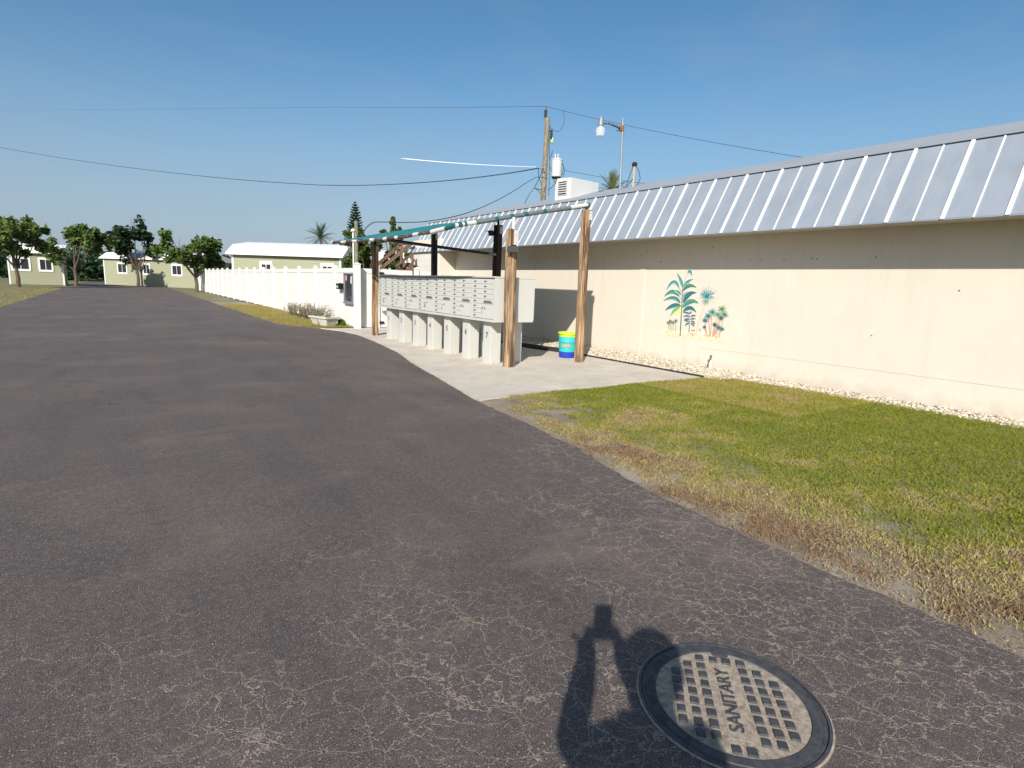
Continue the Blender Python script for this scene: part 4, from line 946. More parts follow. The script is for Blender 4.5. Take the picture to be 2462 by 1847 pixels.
# ---------------- barrel planter
q = thing('painted_barrel', (7.63, 8.98, .014), 'plastic barrel painted lime, turquoise and blue, standing beside the right timber post', 'barrel')
bc = (7.63, 8.98, .014)
b = MB(); b.mat('blue_paint').lathe([(0, .0), (.155, .0), (.168, .02), (.172, .13)], bc, 32); b.mat('teal_paint').lathe([(.172, .13), (.175, .20), (.180, .205), (.177, .215), (.184, .33), (.190, .34), (.186, .35), (.190, .44)], bc, 32)
b.mat('lime').lathe([(.190, .44), (.192, .50), (.172, .50), (.168, .30), (0, .30)], bc, 32); b.build('body', None, q, True)
b = MB(); b.lathe([(.192, .485), (.208, .49), (.212, .505), (.206, .525), (.190, .53), (.178, .52), (.178, .49)], bc, 32); b.build('rim', 'lime', q, True)
b = MB()
for (an, zz, ww, hh) in ((205, .255, .05, .02), (216, .28, .04, .018), (226, .26, .055, .022), (236, .29, .03, .014), (212, .235, .03, .012), (196, .29, .025, .012), (244, .25, .025, .02)):
    vs = []
    for k_ in range(10):
        e = 2*math.pi*k_/10; a2 = R(an)+math.cos(e)*ww/.19; z_ = zz+math.sin(e)*hh*(1+.3*math.sin(3*e)); rr = .1715+(z_-.1)*.085+.0095; vs.append((bc[0]+rr*math.cos(a2), bc[1]+rr*math.sin(a2), bc[2]+z_))
    b.add(vs, [tuple(range(10))])
b.build('paint_smear', 'rust_faint', q)

# small stone figure behind the pedestals
p_ = Vector((6.38, 12.18, .014)); q = thing('garden_figure', p_, 'small weathered pinkish stone figure standing in the gap left of pedestal 5', 'garden ornament')
b = MB(); b.lathe([(0, 0), (.10, 0), (.11, .03), (.085, .08), (.075, .16), (.10, .22), (.11, .30), (.095, .36), (.05, .40), (.045, .42), (.07, .45), (.075, .49), (.055, .53), (0, .55)], p_, 18)
bm_ = b.build('body', 'statue_stone', q, True)
b = MB(); b.tube([p_+Vector((-.09, -.06, .34)), p_+Vector((-.13, -.09, .24)), p_+Vector((-.07, -.12, .19))], [.03, .028, .022], 8); b.tube([p_+Vector((.09, -.06, .34)), p_+Vector((.13, -.08, .24)), p_+Vector((.07, -.12, .19))], [.03, .028, .022], 8)
b.build('arms', 'statue_stone', q, True)

# spigot
p_ = Vector((9.22, 6.62, 0)); q = thing('water_spigot', p_, 'white standpipe with a spigot at the foot of the wall below the mural', 'spigot')
b = MB(); b.tube([p_, p_+Vector((0, 0, .20))], .028, 10); b.build('standpipe', 'pipe_white', q, True)
b = MB(); b.tube([p_+Vector((0, 0, .20)), p_+Vector((0, 0, .27))], .016, 8); b.tube([p_+Vector((0, 0, .22)), p_+Vector((-.06, -.03, .22)), p_+Vector((-.09, -.045, .19))], .012, 8)
b.lathe([(0, .285), (.028, .28), (.028, .27), (0, .265)], p_, 10); b.build('tap', 'brass', q, True)

# ---------------- white vinyl fence
FXX = 5.84; FH = 1.80
q = thing('vinyl_fence', (FXX, 16.66, 0), 'tall white vinyl privacy fence running beside the road away from the corner post', 'fence')
py_list = [16.66, 18.72, 21.0, 23.24]+[23.24+2.24*i for i in range(1, 17)]
def fpost(b, x, y, h, w_=.065):
    b.box(x-w_, x+w_, y-w_, y+w_, 0, h, .006); b.box(x-w_-.012, x+w_+.012, y-w_-.012, y+w_+.012, h, h+.022, .006)
    s_ = w_+.008; b.add([(x-s_, y-s_, h+.022), (x+s_, y-s_, h+.022), (x+s_, y+s_, h+.022), (x-s_, y+s_, h+.022), (x, y, h+.07)], [(0, 1, 4), (1, 2, 4), (2, 3, 4), (3, 0, 4)])
for i, y in enumerate(py_list):
    b = MB(); fpost(b, FXX, y, 1.90 if i == 0 else 1.845, .085 if i == 0 else .065); b.build('post', 'vinyl', q)
def panel(b, p0, p1, z0_, z1_, pitch=.152):
    p0 = Vector(p0); p1 = Vector(p1); d = p1-p0; L_ = d.length; d.normalize(); s_ = Vector((-d.y, d.x, 0)); n = max(1, round(L_/pitch)); w_ = L_/n
    for i in range(n):
        c_ = p0+d*(w_*(i+.5)); c_.z = (z0_+z1_)/2; b.obox(c_, (d, s_, (0, 0, 1)), (w_/2-.0035, .011, (z1_-z0_)/2))
    c_ = (p0+p1)/2; c_.z = (z0_+z1_)/2; b.obox(c_, (d, s_, (0, 0, 1)), (L_/2, .0075, (z1_-z0_)/2-.01))
for i, (a, c_) in enumerate(zip(py_list, py_list[1:])):
    b = MB(); panel(b, (FXX, a+.07, 0), (FXX, c_-.06, 0), .10, 1.66); b.build('panel', 'vinyl', q)
    b = MB(); b.box(FXX-.026, FXX+.026, a+.06, c_-.06, 1.655, 1.80, .005); b.build('rail', 'vinyl', q)
    b = MB(); b.box(FXX-.026, FXX+.026, a+.06, c_-.06, .03, .13, .005); b.build('rail', 'vinyl', q)
# fence and gate across the end of the slab
def cross_fence(x0, x1, nm_, label, cat, y=16.86, zt=1.80, posts=()):
    q = thing(nm_, (x0, y, 0), label, cat)
    b = MB(); panel(b, (x0+.01, y, 0), (x1-.01, y, 0), .09, zt-.14); b.build('panel', 'vinyl', q)
    b = MB(); b.box(x0, x1, y-.026, y+.026, zt-.145, zt, .005); b.build('rail', 'vinyl', q)
    b = MB(); b.box(x0, x1, y-.026, y+.026, .03, .12, .005); b.build('rail', 'vinyl', q)
    for px_ in posts: b = MB(); fpost(b, px_, y, 1.86); b.build('post', 'vinyl', q)
    return q
cross_fence(5.935, 6.47, 'fence_panel', 'narrow white vinyl fence panel between the corner post and the gate', 'fence', posts=(6.535,))
gq = cross_fence(6.62, 7.70, 'vinyl_gate', 'white vinyl gate with black hinges behind the first mailboxes', 'gate', zt=1.80)
for zz in (1.68, .17):
    b = MB(); b.box(6.575, 6.74, 16.795, 16.832, zz-.035, zz+.035, .006); b.tube([(6.61, 16.785, zz-.05), (6.61, 16.785, zz+.05)], .014, 8); b.build('hinge', 'black', gq)
cross_fence(7.935, 8.72, 'fence_panel', 'white vinyl fence panel between the gate and the cream building', 'fence', posts=(7.86,))

# notice board & letter box on the fence
xq = FXX-.035; q = thing('notice_board', (xq, 17.25, .74), 'black glass-fronted notice board in a grey frame with a pink note and a white sheet', 'notice board')
yb0, yb1, zb0, zb1 = 16.83, 17.66, .745, 1.66
b = MB()
for (a0, a1, c0_, c1_) in ((yb0, yb1, zb0, zb0+.05), (yb0, yb1, zb1-.05, zb1), (yb0, yb0+.05, zb0+.05, zb1-.05), (yb1-.05, yb1, zb0+.05, zb1-.05)): b.box(xq-.05, xq+.01, a0, a1, c0_, c1_)
b.box(xq-.07, xq-.0505, yb0-.01, yb1+.01, zb0-.03, zb0+.02); b.build('frame', 'galv', q)
b = MB(); b.box(xq-.012, xq+.012, yb0+.04, yb1-.04, zb0+.04, zb1-.04); b.build('board', 'board_black', q)
b = MB(); b.box(xq-.015, xq-.0125, yb1-.22, yb1-.10, zb1-.24, zb1-.08); b.build('pink_note', 'pink', q)
b = MB(); b.obox((xq-.015, yb0+.17, zb1-.22), ((1, 0, 0), (0, .98, .17), (0, -.17, .98)), (.0012, .095, .11)); b.obox((xq-.019, yb0+.15, zb1-.20), ((1, 0, 0), (0, 1, 0), (0, 0, 1)), (.0012, .07, .09)); b.build('notice_sheet', 'paper', q)
b = MB(); rp = random.Random(4)
for i in range(60):
    y = yb0+.07+rp.random()*.66; z = zb0+.06+abs(rp.gauss(0, .16)) if i < 38 else zb0+.06+rp.random()*.7
    if z > zb1-.1: continue
    if i >= 38: y = yb0+.10+rp.random()*.16
    s_ = rp.uniform(.004, .010); b.box(xq-.017, xq-.0125, y, y+s_*1.6, z, z+s_)
b.build('push_pins', 'paper', q)
b = MB(); b.tube([(xq-.03, yb0-.03, 1.32), (xq-.03, yb0-.03, 1.26)], .018, 8); b.build('padlock', 'galv', q)
q = thing('letter_box', (xq-.02, 17.95, 1.14), 'small black wall letter box with a pale label on the white fence', 'letter box')
b = MB(); b.add([(xq-.14, 17.78, 1.145), (xq+.01, 17.78, 1.145), (xq+.01, 17.78, 1.33), (xq-.10, 17.78, 1.33), (xq-.15, 17.78, 1.29),
                 (xq-.14, 18.12, 1.145), (xq+.01, 18.12, 1.145), (xq+.01, 18.12, 1.33), (xq-.10, 18.12, 1.33), (xq-.15, 18.12, 1.29)],
                [(0, 1, 2, 3, 4), (9, 8, 7, 6, 5), (0, 5, 6, 1), (1, 6, 7, 2), (2, 7, 8, 3), (3, 8, 9, 4), (4, 9, 5, 0)]); b.build('box', 'black_gloss', q)
b = MB(); b.obox((xq-.135, 17.95, 1.325), ((.93, 0, .37), (0, 1, 0), (-.37, 0, .93)), (.045, .18, .004)); b.build('lid', 'black_gloss', q)
b = MB(); b.box(xq-.150, xq-.147, 17.90, 18.06, 1.19, 1.25); b.build('label_plate', 'paper', q)

# ---------------- foliage helpers
def leaves(mb, centers, radii, n, size, asp=.5, flat=1.0):
    for _ in range(n):
        k_ = random.randrange(len(centers)); c_ = Vector(centers[k_]); r0_ = radii[k_]
        d = Vector((random.gauss(0, 1), random.gauss(0, 1), random.gauss(0, 1))).normalized()*(random.random()**.45)*r0_; d.z *= flat
        p = c_+d; a = Vector((random.gauss(0, 1), random.gauss(0, 1), random.gauss(0, .6))).normalized(); b_ = a.orthogonal().normalized(); b_.rotate(Matrix.Rotation(random.uniform(0, 6.28), 3, a))
        s_ = size*random.uniform(.6, 1.3); n_ = a.cross(b_)
        mb.add([p-a*s_, p+b_*s_*asp-n_*s_*.1, p+a*s_, p-b_*s_*asp-n_*s_*.1], [(0, 1, 2, 3)])
def tree(base, blobs, n, size, label, mat='leaf_green', cat='tree', trunk_r=.09, name='broadleaf_tree', group=None):
    q = thing(name, base, label, cat, group); b = MB(); base = Vector(base)
    cx_ = sum((Vector(c_) for c_, _ in blobs), Vector())/len(blobs); fork = base.lerp(cx_, .35); fork.x = base.x; fork.y = base.y
    b.tube([base, base.lerp(fork, .5)+Vector((.05, 0, 0)), fork], [trunk_r, trunk_r*.8, trunk_r*.7], 8)
    for c_, r0_ in blobs:
        c_ = Vector(c_); mid_ = fork.lerp(c_, .5)+Vector((random.uniform(-.1, .1), random.uniform(-.1, .1), -.1))
        b.tube([fork, mid_, c_+Vector((0, 0, r0_*.5))], [trunk_r*.5, trunk_r*.3, .01], 6)
        for _ in range(4):
            e = c_+Vector((random.gauss(0, 1), random.gauss(0, 1), random.gauss(0, 1))).normalized()*r0_*.85; b.tube([mid_.lerp(c_, .5), e], [trunk_r*.18, .005], 5)
    b.build('trunk', 'bark', q, True)
    b = MB(); sub = []
    for c_, r0_ in blobs:
        for _ in range(7):
            sub.append((Vector(c_)+Vector((random.gauss(0, 1), random.gauss(0, 1), random.gauss(0, 1))).normalized()*r0_*random.uniform(.3, .85), r0_*random.uniform(.25, .42)))
    leaves(b, [s_[0] for s_ in sub], [s_[1] for s_ in sub], n, size); b.build('crown', mat, q); return q
def blobs_at(lst, D0):
    return [(GD(px_, py_, D0+random.uniform(-.6, .6)), r_/FPX*D0) for px_, py_, r_ in lst]
bl = blobs_at([(842, 566, 20), (862, 590, 24), (875, 615, 26), (890, 600, 24), (845, 625, 16), (905, 588, 18), (832, 585, 14), (838, 635, 12), (880, 640, 24), (860, 560, 14)], 23.5)
tree((GD(868, 640, 23.5).x, GD(868, 640, 23.5).y, 0), bl, 9500, .075, 'leafy green tree behind the fence, left of the first timber post', trunk_r=.10)
bl = blobs_at([(945, 536, 10), (950, 552, 15), (938, 565, 13), (960, 565, 14), (920, 555, 7), (950, 585, 18), (935, 605, 20), (960, 620, 20), (985, 610, 16), (925, 628, 16), (945, 526, 5), (948, 640, 20)], 24.5)
tree((GD(948, 640, 24.5).x, GD(948, 640, 24.5).y, 0), bl, 7500, .07, 'sparser green tree behind the brown stair rails', trunk_r=.08)

# Norfolk Island pine
D = 60; tp = GD(853, 486, D); bs = Vector((tp.x, tp.y, 0)); q = thing('norfolk_pine', bs, 'dark tiered conical pine far behind the white fence', 'tree')
b = MB(); b.tube([bs, tp], [.20, .02], 8); b.build('trunk', 'bark', q, True)
b = MB(); H_ = tp.z
for i in range(30):
    f_ = i/29; z = tp.z-.08-(tp.z-1.6)*f_**1.0; Lb = .14+2.0*min(1, f_*1.05)**.70*.80
    for k_ in range(7):
        an = 2*math.pi*(k_/7)+i*.45+random.uniform(-.08, .08); dr_ = Vector((math.cos(an), math.sin(an), 0)); L1 = Lb*random.uniform(.85, 1.1)
        pts = [Vector((tp.x, tp.y, z)), Vector((tp.x, tp.y, z))+dr_*L1*.5+Vector((0, 0, .02)), Vector((tp.x, tp.y, z))+dr_*L1+Vector((0, 0, L1*.28))]
        b.tube(pts, [.05, .075, .02], 5)
        sd_ = Vector((-dr_.y, dr_.x, 0))
        for m_ in range(5):
            o_ = pts[0].lerp(pts[2], .35+.13*m_)
            for sg in (-1, 1): b.tube([o_, o_+sd_*sg*L1*.16*(1.2-m_*.18)+dr_*L1*.12+Vector((0, 0, .07))], [.05, .015], 4)
b.build('crown', 'leaf_dark', q)
def palm(base, top, nf, fl, label, mat='leaf_palm', tr=.15, up0=-30, name='palm_tree'):
    base = Vector(base); top = Vector(top); q = thing(name, base, label, 'palm')
    b = MB(); b.tube([base, base.lerp(top, .5)+Vector((.1, 0, 0)), top], [tr*1.2, tr, tr*.9], 8); b.build('trunk', 'bark', q, True)
    b = MB()
    for i in range(nf):
        an = 2*math.pi*i/nf*2.4+random.uniform(-.2, .2); el = R(up0+110*random.random()); d = Vector((math.cos(an)*math.cos(el), math.sin(an)*math.cos(el), math.sin(el)))
        pts = []; p = top.copy(); L1 = fl*random.uniform(.85, 1.1); n = 12; dd = d.copy()
        for k_ in range(n+1):
            pts.append(p.copy()); p = p+dd*(L1/n); dd = (dd+Vector((0, 0, -.07))).normalized()
        b.tube(pts, [.03*fl/2*(1-.8*k_/n) for k_ in range(n+1)], 4, cap=False)
        for k_ in range(1, n+1):
            dv = (pts[k_]-pts[k_-1]).normalized(); s_ = dv.cross(Vector((0, 0, 1)))
            s_ = s_.normalized() if s_.length > .05 else Vector((1, 0, 0))
            for sg in (-1, 1):
                for sub_ in (0, .5):
                    o_ = pts[k_-1].lerp(pts[k_], sub_); ll = fl*.24*math.sin(math.pi*(.15+.8*k_/n)); tip = o_+(s_*sg*.75+dv*.6+Vector((0, 0, -.35*random.random()))).normalized()*ll; w_ = fl*.014
                    b.add([o_-dv*w_, o_+dv*w_, tip], [(0, 1, 2)])
    b.build('crown', mat, q); return q
pt = GD(770, 572, 80); palm((pt.x, pt.y, 0), pt, 26, 2.5, 'distant palm with drooping fronds above the white-roofed home', up0=-25)
pt = GD(1472, 462, 30); palm((pt.x, pt.y, 0), (pt.x, pt.y, pt.z), 30, 1.15, 'yellow-green palm crown showing above the roof behind the lamp mast', 'leaf_yellowpalm', up0=0)

# short poles behind the fence
b0 = GD(857, 640, 22.3); tp = GD(856, 532, 22.3); q = tag(None or thing('utility_post', (b0.x, b0.y, 0), 'short greenish wooden pole rising behind the corner of the white fence', 'utility pole'))
b = MB(); b.tube([(b0.x, b0.y, 0), tp], [.085, .075], 12); b.build('pole', 'green_wood', q, True)
b = MB(); c_ = GD(871, 568, 22); b.lathe([(0, .10), (.06, .09), (.12, .04), (.13, 0), (0, -.01)], c_, 14); b.tube([c_, GD(858, 570, 22.2)], .025, 6); b.build('junction_cover', 'black', q, True)
b0 = GD(850, 640, 21.8); tp = GD(848.5, 556, 21.8); q = thing('vent_mast', (b0.x, b0.y, 0), 'slim white mast with a mushroom cap beside the short wooden pole', 'mast')
b = MB(); b.tube([(b0.x, b0.y, 0), tp], .034, 10); b.build('mast', 'pipe_white', q, True)
b = MB(); b.lathe([(.03, -.05), (.09, -.02), (.10, .02), (.05, .09), (0, .10)], tp, 14); b.build('cap', 'white_grey', q, True)

# ---------------- mobile homes
def home(px0, px1, D0, D1, label, window=None, zt=None):
    a = GD(px0, 640, D0); c_ = GD(px1, 640, D1); a = Vector((a.x, a.y, 0)); c_ = Vector((c_.x, c_.y, 0)); u = (c_-a).normalized(); nrm = Vector((u.y, -u.x, 0))
    if nrm.dot(Vector((-a.x, -a.y, 0))) < 0: nrm = -nrm
    q = thing('mobile_home', (a.x, a.y, 0), label, 'mobile home', 'mobile homes beyond the fence'); L_ = (c_-a).length; back = -nrm*4.2
    cen = (a+c_)/2+back/2; b = MB(); b.mat('siding').obox((cen.x, cen.y, 1.35), (u, nrm, (0, 0, 1)), (L_/2, 2.1, 1.35))
    for i in range(18): z = .15+i*.14; b.obox((a+c_)/2+nrm*.006+Vector((0, 0, z)), (u, nrm, (0, 0, 1)), (L_/2, .008, .058))
    b.mat('home_white').obox(c_+nrm*.012+Vector((0, 0, 1.35)), (u, nrm, (0, 0, 1)), (.06, .02, 1.35)); b.obox(a+nrm*.012+Vector((0, 0, 1.35)), (u, nrm, (0, 0, 1)), (.06, .02, 1.35)); b.build('wall', None, q)
    b = MB(); vs = []; prof = [(.32, 2.70), (.32, 2.76), (.05, 2.95), (-.25, 3.16), (-.55, 3.36), (-2.1, 3.60), (-4.2, 3.15), (-4.6, 2.72)]
    for e in (a-u*.3, c_+u*.3):
        for (o_, z) in prof: vs.append(e+nrm*o_+Vector((0, 0, z)))
    n = len(prof); b.add(vs, [(i, i+1, n+i+1, n+i) for i in range(n-1)]+[tuple(range(n)), tuple(range(n, 2*n))[::-1], (0, n, 2*n-1, n-1)]); b.mat('home_white')
    for (o_, z) in ((.20, 2.855), (-.10, 3.06), (-.40, 3.27)):
        b.beam(a-u*.3+nrm*(o_+.008)+Vector((0, 0, z)), c_+u*.3+nrm*(o_+.008)+Vector((0, 0, z)), .03, .02)
    b.build('roof', 'home_white', q)
    for wx in (window or []):
        s_ = (GD(wx[0], 640, wx[1])-a).dot(u); w_ = wx[2]; cz_ = 1.75
        p = a+u*s_+nrm*.03+Vector((0, 0, cz_)); b = MB()
        for (uu, zz, hu, hz) in ((0, .52, w_/2+.1, .09), (0, -.52, w_/2+.1, .09), (-w_/2-.05, 0, .07, .45), (w_/2+.05, 0, .07, .45), (0, 0, .02, .43)): b.obox(p+u*uu+Vector((0, 0, zz)), (u, nrm, (0, 0, 1)), (hu, .03, hz))
        wf = b.build('window', 'home_white', q); b = MB(); b.obox(p-nrm*.005, (u, nrm, (0, 0, 1)), (w_/2, .012, .43)); b.build('pane', 'glass_dark', wf)
    return q
home(560, 818, 34.5, 33.6, 'olive-sided mobile home with a ribbed white roof and white window beyond the fence', [(789, 33.8, .62), (640, 34.2, .62)])
home(842, 1000, 38.5, 37.5, 'white-roofed mobile home mostly hidden by the leafy trees')

# ---------------- outside stair behind the fence
q = thing('wooden_stair', (7.5, 20.6, 0), 'brown wooden outside staircase climbing to the far end of the building', 'staircase')
def rail(a, c_, name, w_=.05, h_=.12): b = MB(); b.beam(a, c_, w_, h_); return b.build(name, 'stair_wood', q)
Ds = 20.6
rail(GD(905, 638, Ds), GD(964, 587, Ds), 'handrail'); rail(GD(913, 647, 19.8), GD(992, 584, 19.8), 'handrail', .05, .12)
rail(GD(958, 586.5, Ds), GD(992, 585.5, 19.8), 'landing_rail', .05, .09); rail(GD(950, 641, 19.8), GD(990, 612, 19.8), 'handrail', .05, .08)
rail(GD(965, 592, 20.4), GD(964, 700, 20.4), 'stair_post', .10, .10); rail(GD(991, 609, 19.6), GD(991, 710, 19.6), 'stair_post', .09, .09)
rail(GD(969, 638, 20.2), GD(992, 637, 20.), 'stringer', .05, .16)
s0, s1 = GD(905, 700, 20.2), GD(985, 640, 20.2); rail(s0-Vector((0, .45, 0)), s1-Vector((0, .45, 0)), 'stringer', .05, .22); rail(s0+Vector((0, .45, 0)), s1+Vector((0, .45, 0)), 'stringer', .05, .22)
for i in range(7):
    p = s0.lerp(s1, i/6); b = MB(); b.box(p.x-.13, p.x+.13, p.y-.45, p.y+.45, p.z-.02, p.z+.02); b.build('tread', 'stair_wood', q)

# ---------------- planters, plants
def planter(c_, rot, label, s_=1.0):
    c_ = Vector(c_); q = thing('stone_planter', c_, label, 'planter', 'square concrete planters by the fence'); b = MB(); ca, sa = math.cos(rot), math.sin(rot)
    def ring(h_, z): return [(c_.x+(x*ca-y*sa), c_.y+(x*sa+y*ca), z) for x, y in ((-h_, -h_), (h_, -h_), (h_, h_), (-h_, h_))]
    R_ = [ring(.12*s_, 0), ring(.20*s_, .24*s_), ring(.235*s_, .25*s_), ring(.24*s_, .30*s_), ring(.20*s_, .30*s_), ring(.19*s_, .24*s_)]
    vs = [v for r2 in R_ for v in r2]; fs = [(i*4+k_, i*4+(k_+1) % 4, (i+1)*4+(k_+1) % 4, (i+1)*4+k_) for i in range(5) for k_ in range(4)]+[(3, 2, 1, 0), (20, 21, 22, 23)]
    b.add(vs, fs); b.build('pot', 'planter_stone', q)
    b = MB(); leaves(b, [c_+Vector((0, 0, .29*s_))], [.15*s_], 90, .03, .4, .35); b.build('weeds', 'leaf_bush', q)
planter((5.13, 17.25, 0), .35, 'square tapered concrete planter nearest the corner post', 1.08)
planter((5.10, 18.05, 0), .25, 'square concrete planter second from the corner post, behind the other', 1.0)
q = thing('round_shrub', (5.55, 17.25, 0), 'small round bright green shrub at the foot of the fence by the corner post', 'shrub')
b = MB(); b.tube([(5.55, 17.25, 0), (5.55, 17.25, .12)], .012, 6); b.build('stem', 'bark', q)
b = MB(); leaves(b, [Vector((5.55, 17.25, .14)), Vector((5.57, 17.22, .10)), Vector((5.53, 17.28, .18))], [.13, .12, .09], 1500, .020, .45, .95); b.build('foliage', 'leaf_bush', q)
descr = ['leftmost scruffy pinkish shrub in the photo, by the fence', 'scruffy shrub growing on the grass strip, second from the planters', 'scruffy shrub growing just behind the planters', 'tall scruffy shrub third from the planters']
def scruffy(x, y, h, label, n=34):
    q = thing('bedding_shrub', (x, y, 0), label, 'shrub', 'scruffy shrubs along the white fence'); st = MB(); lf = MB()
    for i in range(n):
        an = random.uniform(0, 6.28); r0_ = random.uniform(.05, .38); top = Vector((x+math.cos(an)*r0_, y+math.sin(an)*r0_*1.3, h*random.uniform(.55, 1.05))); p0 = Vector((x+math.cos(an)*r0_*.25, y+math.sin(an)*r0_*.25, 0))
        md = p0.lerp(top, .5)+Vector((random.uniform(-.04, .04), random.uniform(-.04, .04), .02)); st.tube([p0, md, top], [.006, .005, .003], 4)
        for k_ in range(13):
            o_ = md.lerp(top, random.random()*1.05) if random.random() < .75 else p0.lerp(md, random.random()); d = Vector((random.gauss(0, 1), random.gauss(0, 1), random.uniform(-.1, 1.3))).normalized(); L_ = random.uniform(.05, .10); s_ = d.orthogonal().normalized()*.011
            lf.add([o_, o_+d*L_*.5+s_, o_+d*L_, o_+d*L_*.5-s_], [(0, 1, 2, 3)])
    st.build('stems', 'bark', q); lf.build('foliage', 'leaf_croton', q)
for (x, y, h, l_) in ((5.36, 18.75, .50, 'scruffy pinkish shrub growing just behind the two planters'), (5.40, 19.55, .56, 'scruffy shrub on the grass strip, second beyond the planters'), (5.38, 20.5, .60, 'taller scruffy shrub on the grass strip, third beyond the planters'), (5.40, 21.5, .5, 'scruffy shrub on the grass strip, fourth beyond the planters'), (5.42, 22.6, .5, 'farthest scruffy shrub on the grass strip beside the fence')):
    scruffy(x, y, h, l_)

# ---------------- manhole
mc = Vector((1.721, 1.013, 0)); q = thing('manhole_cover', mc, 'round cast iron manhole cover with raised square studs, set in the asphalt', 'manhole cover')
def ringm(b, r0_, r1_, z0_, z1_, n=96):
    b.lathe([(r0_, z0_), (r0_, z1_), (r1_, z1_), (r1_, z0_)], mc, n)
b = MB(); ringm(b, .316, .326, -.02, .007); ringm(b, .300, .312, -.02, .0035)
b.lathe([(.262, .001), (.266, .006), (.298, .006), (.300, .001)], mc, 96); b.build('outer_ring', 'cast_iron', q, True)
b = MB(); b.lathe([(.326, .004), (.329, .004), (.333, .001)], mc, 96); b.build('sealing_bead', 'packed_sand', q, True)
b = MB(); b.lathe([(0, .0025), (.262, .0025), (.262, -.01)], mc, 96); plate_ = b.build('cover_plate', 'packed_sand', q)
# band direction found from the photograph
bd = (GZ(1500+985/4.78, 1500+455/4.78)-GZ(1500+1195/4.78, 1500+1290/4.78)); bd.z = 0; bd.normalize(); bn = Vector((bd.y, -bd.x, 0))   # bn points right
b = MB(); rp = random.Random(8)
e0 = (GZ(1706, 1595)-mc).dot(bn)     # signed offset of the band's edge from the centre
for ci in (-4, -3, -2, -1, 1, 2, 3, 4):
    for k_ in range(-5, 6):
        ou, ov = (ci*.0245 if abs(ci) < 2 else math.copysign(.078+.0508*(abs(ci)-2), ci)), .0138+k_*.0505
        if abs(ou) < .06 and abs(ov) < .20: continue
        p = mc+bn*ou+bd*ov
        if (p-mc).length > .243: continue
        c_ = p+Vector((0, 0, .0065)); jx = rp.uniform(.92, 1.05); a_ = (bn*.99+bd*.03*rp.uniform(-1, 1)).normalized(); d2 = Vector((-a_.y, a_.x, 0))
        hs = .0155*jx
        vs = [c_+a_*i*hs*k2+d2*j*hs*k2+Vector((0, 0, zz)) for zz, k2 in ((-.006, 1.1), (.004, .94)) for i, j in ((-1, -1), (1, -1), (1, 1), (-1, 1))]
        b.add(vs, [(3, 2, 1, 0), (4, 5, 6, 7)]+[(k3, (k3+1) % 4, 4+(k3+1) % 4, 4+k3) for k3 in range(4)])
st_ = b.build('raised_studs', 'cast_iron', q)
b = MB(); b.obox(mc+Vector((0, 0, .0033)), (bn, bd, (0, 0, 1)), (.040, .190, .0022)); b.build('lettering_band', 'packed_sand', q)
mw = Matrix.Translation(mc+bn*(-.004)+Vector((0, 0, .0075))) @ Matrix((bd, bn, Vector((0, 0, 1)))).transposed().to_4x4()
mw = Matrix.Translation(mc+bn*(-.004)+Vector((0, 0, .0075))) @ Matrix(((bd.x, -bn.x, 0), (bd.y, -bn.y, 0), (0, 0, 1))).to_4x4()
textmesh('lettering', 'SANITARY', .070, .0025, 'cast_iron', q, mw)
# ring inscription, letter by letter on the flat outer ring
txt = 'U.S. FOUNDRY & MFG. CORP.'; r0_ = .281; a_start = None
mid_ang = math.atan2(-bn.y, -bn.x)+.12; step = .066
rt_ = MB()
meshes = []
for i, ch in enumerate(txt):
    if ch == ' ': continue
    an = mid_ang+(len(txt)/2-i-.5)*step       # clockwise seen from above, letter tops outwards
    p = mc+Vector((math.cos(an)*r0_, math.sin(an)*r0_, .0065)); rad = Vector((math.cos(an), math.sin(an), 0)); tg = Vector((math.sin(an), -math.cos(an), 0))
    mm = Matrix.Translation(p) @ Matrix(((tg.x, rad.x, 0), (tg.y, rad.y, 0), (0, 0, 1))).to_4x4()
    cu = bpy.data.curves.new('c', 'FONT'); cu.body = ch; cu.size = .027; cu.extrude = .0012; cu.align_x = 'CENTER'; cu.align_y = 'CENTER'
    to = bpy.data.objects.new('tmp', cu); COL.objects.link(to); dg = bpy.context.evaluated_depsgraph_get(); dg.update()
    me = bpy.data.meshes.new_from_object(to.evaluated_get(dg)); bpy.data.objects.remove(to); bpy.data.curves.remove(cu); me.transform(mm)
    rt_.add([v.co[:] for v in me.vertices], [tuple(f.vertices) for f in me.polygons]); bpy.data.meshes.remove(me)
for sgn in (-1, 1):
    an = mid_ang+sgn*(len(txt)/2+.6)*step; rad = Vector((math.cos(an), math.sin(an), 0)); tg = Vector((-rad.y, rad.x, 0)); rt_.obox(mc+rad*r0_+Vector((0, 0, .0068)), (rad, tg, (0, 0, 1)), (.014, .0015, .001))
for rr in (.2685, .2935):
    pts = [mc+Vector((math.cos(mid_ang+k_), math.sin(mid_ang+k_), 0))*rr+Vector((0, 0, .0062)) for k_ in np.linspace(-(len(txt)/2+.6)*step, (len(txt)/2+.6)*step, 60)]; rt_.tube(pts, .0011, 5)
rt_.build('ring_lettering', 'cast_iron', q)
pk = GZ(1500+1090/4.78, 1500+345/4.78); b = MB(); b.lathe([(0, .007), (.030, .007), (.034, .004), (.036, .002)], (pk.x, pk.y, 0), 24); b.build('pick_hole', 'cast_iron', q, True)

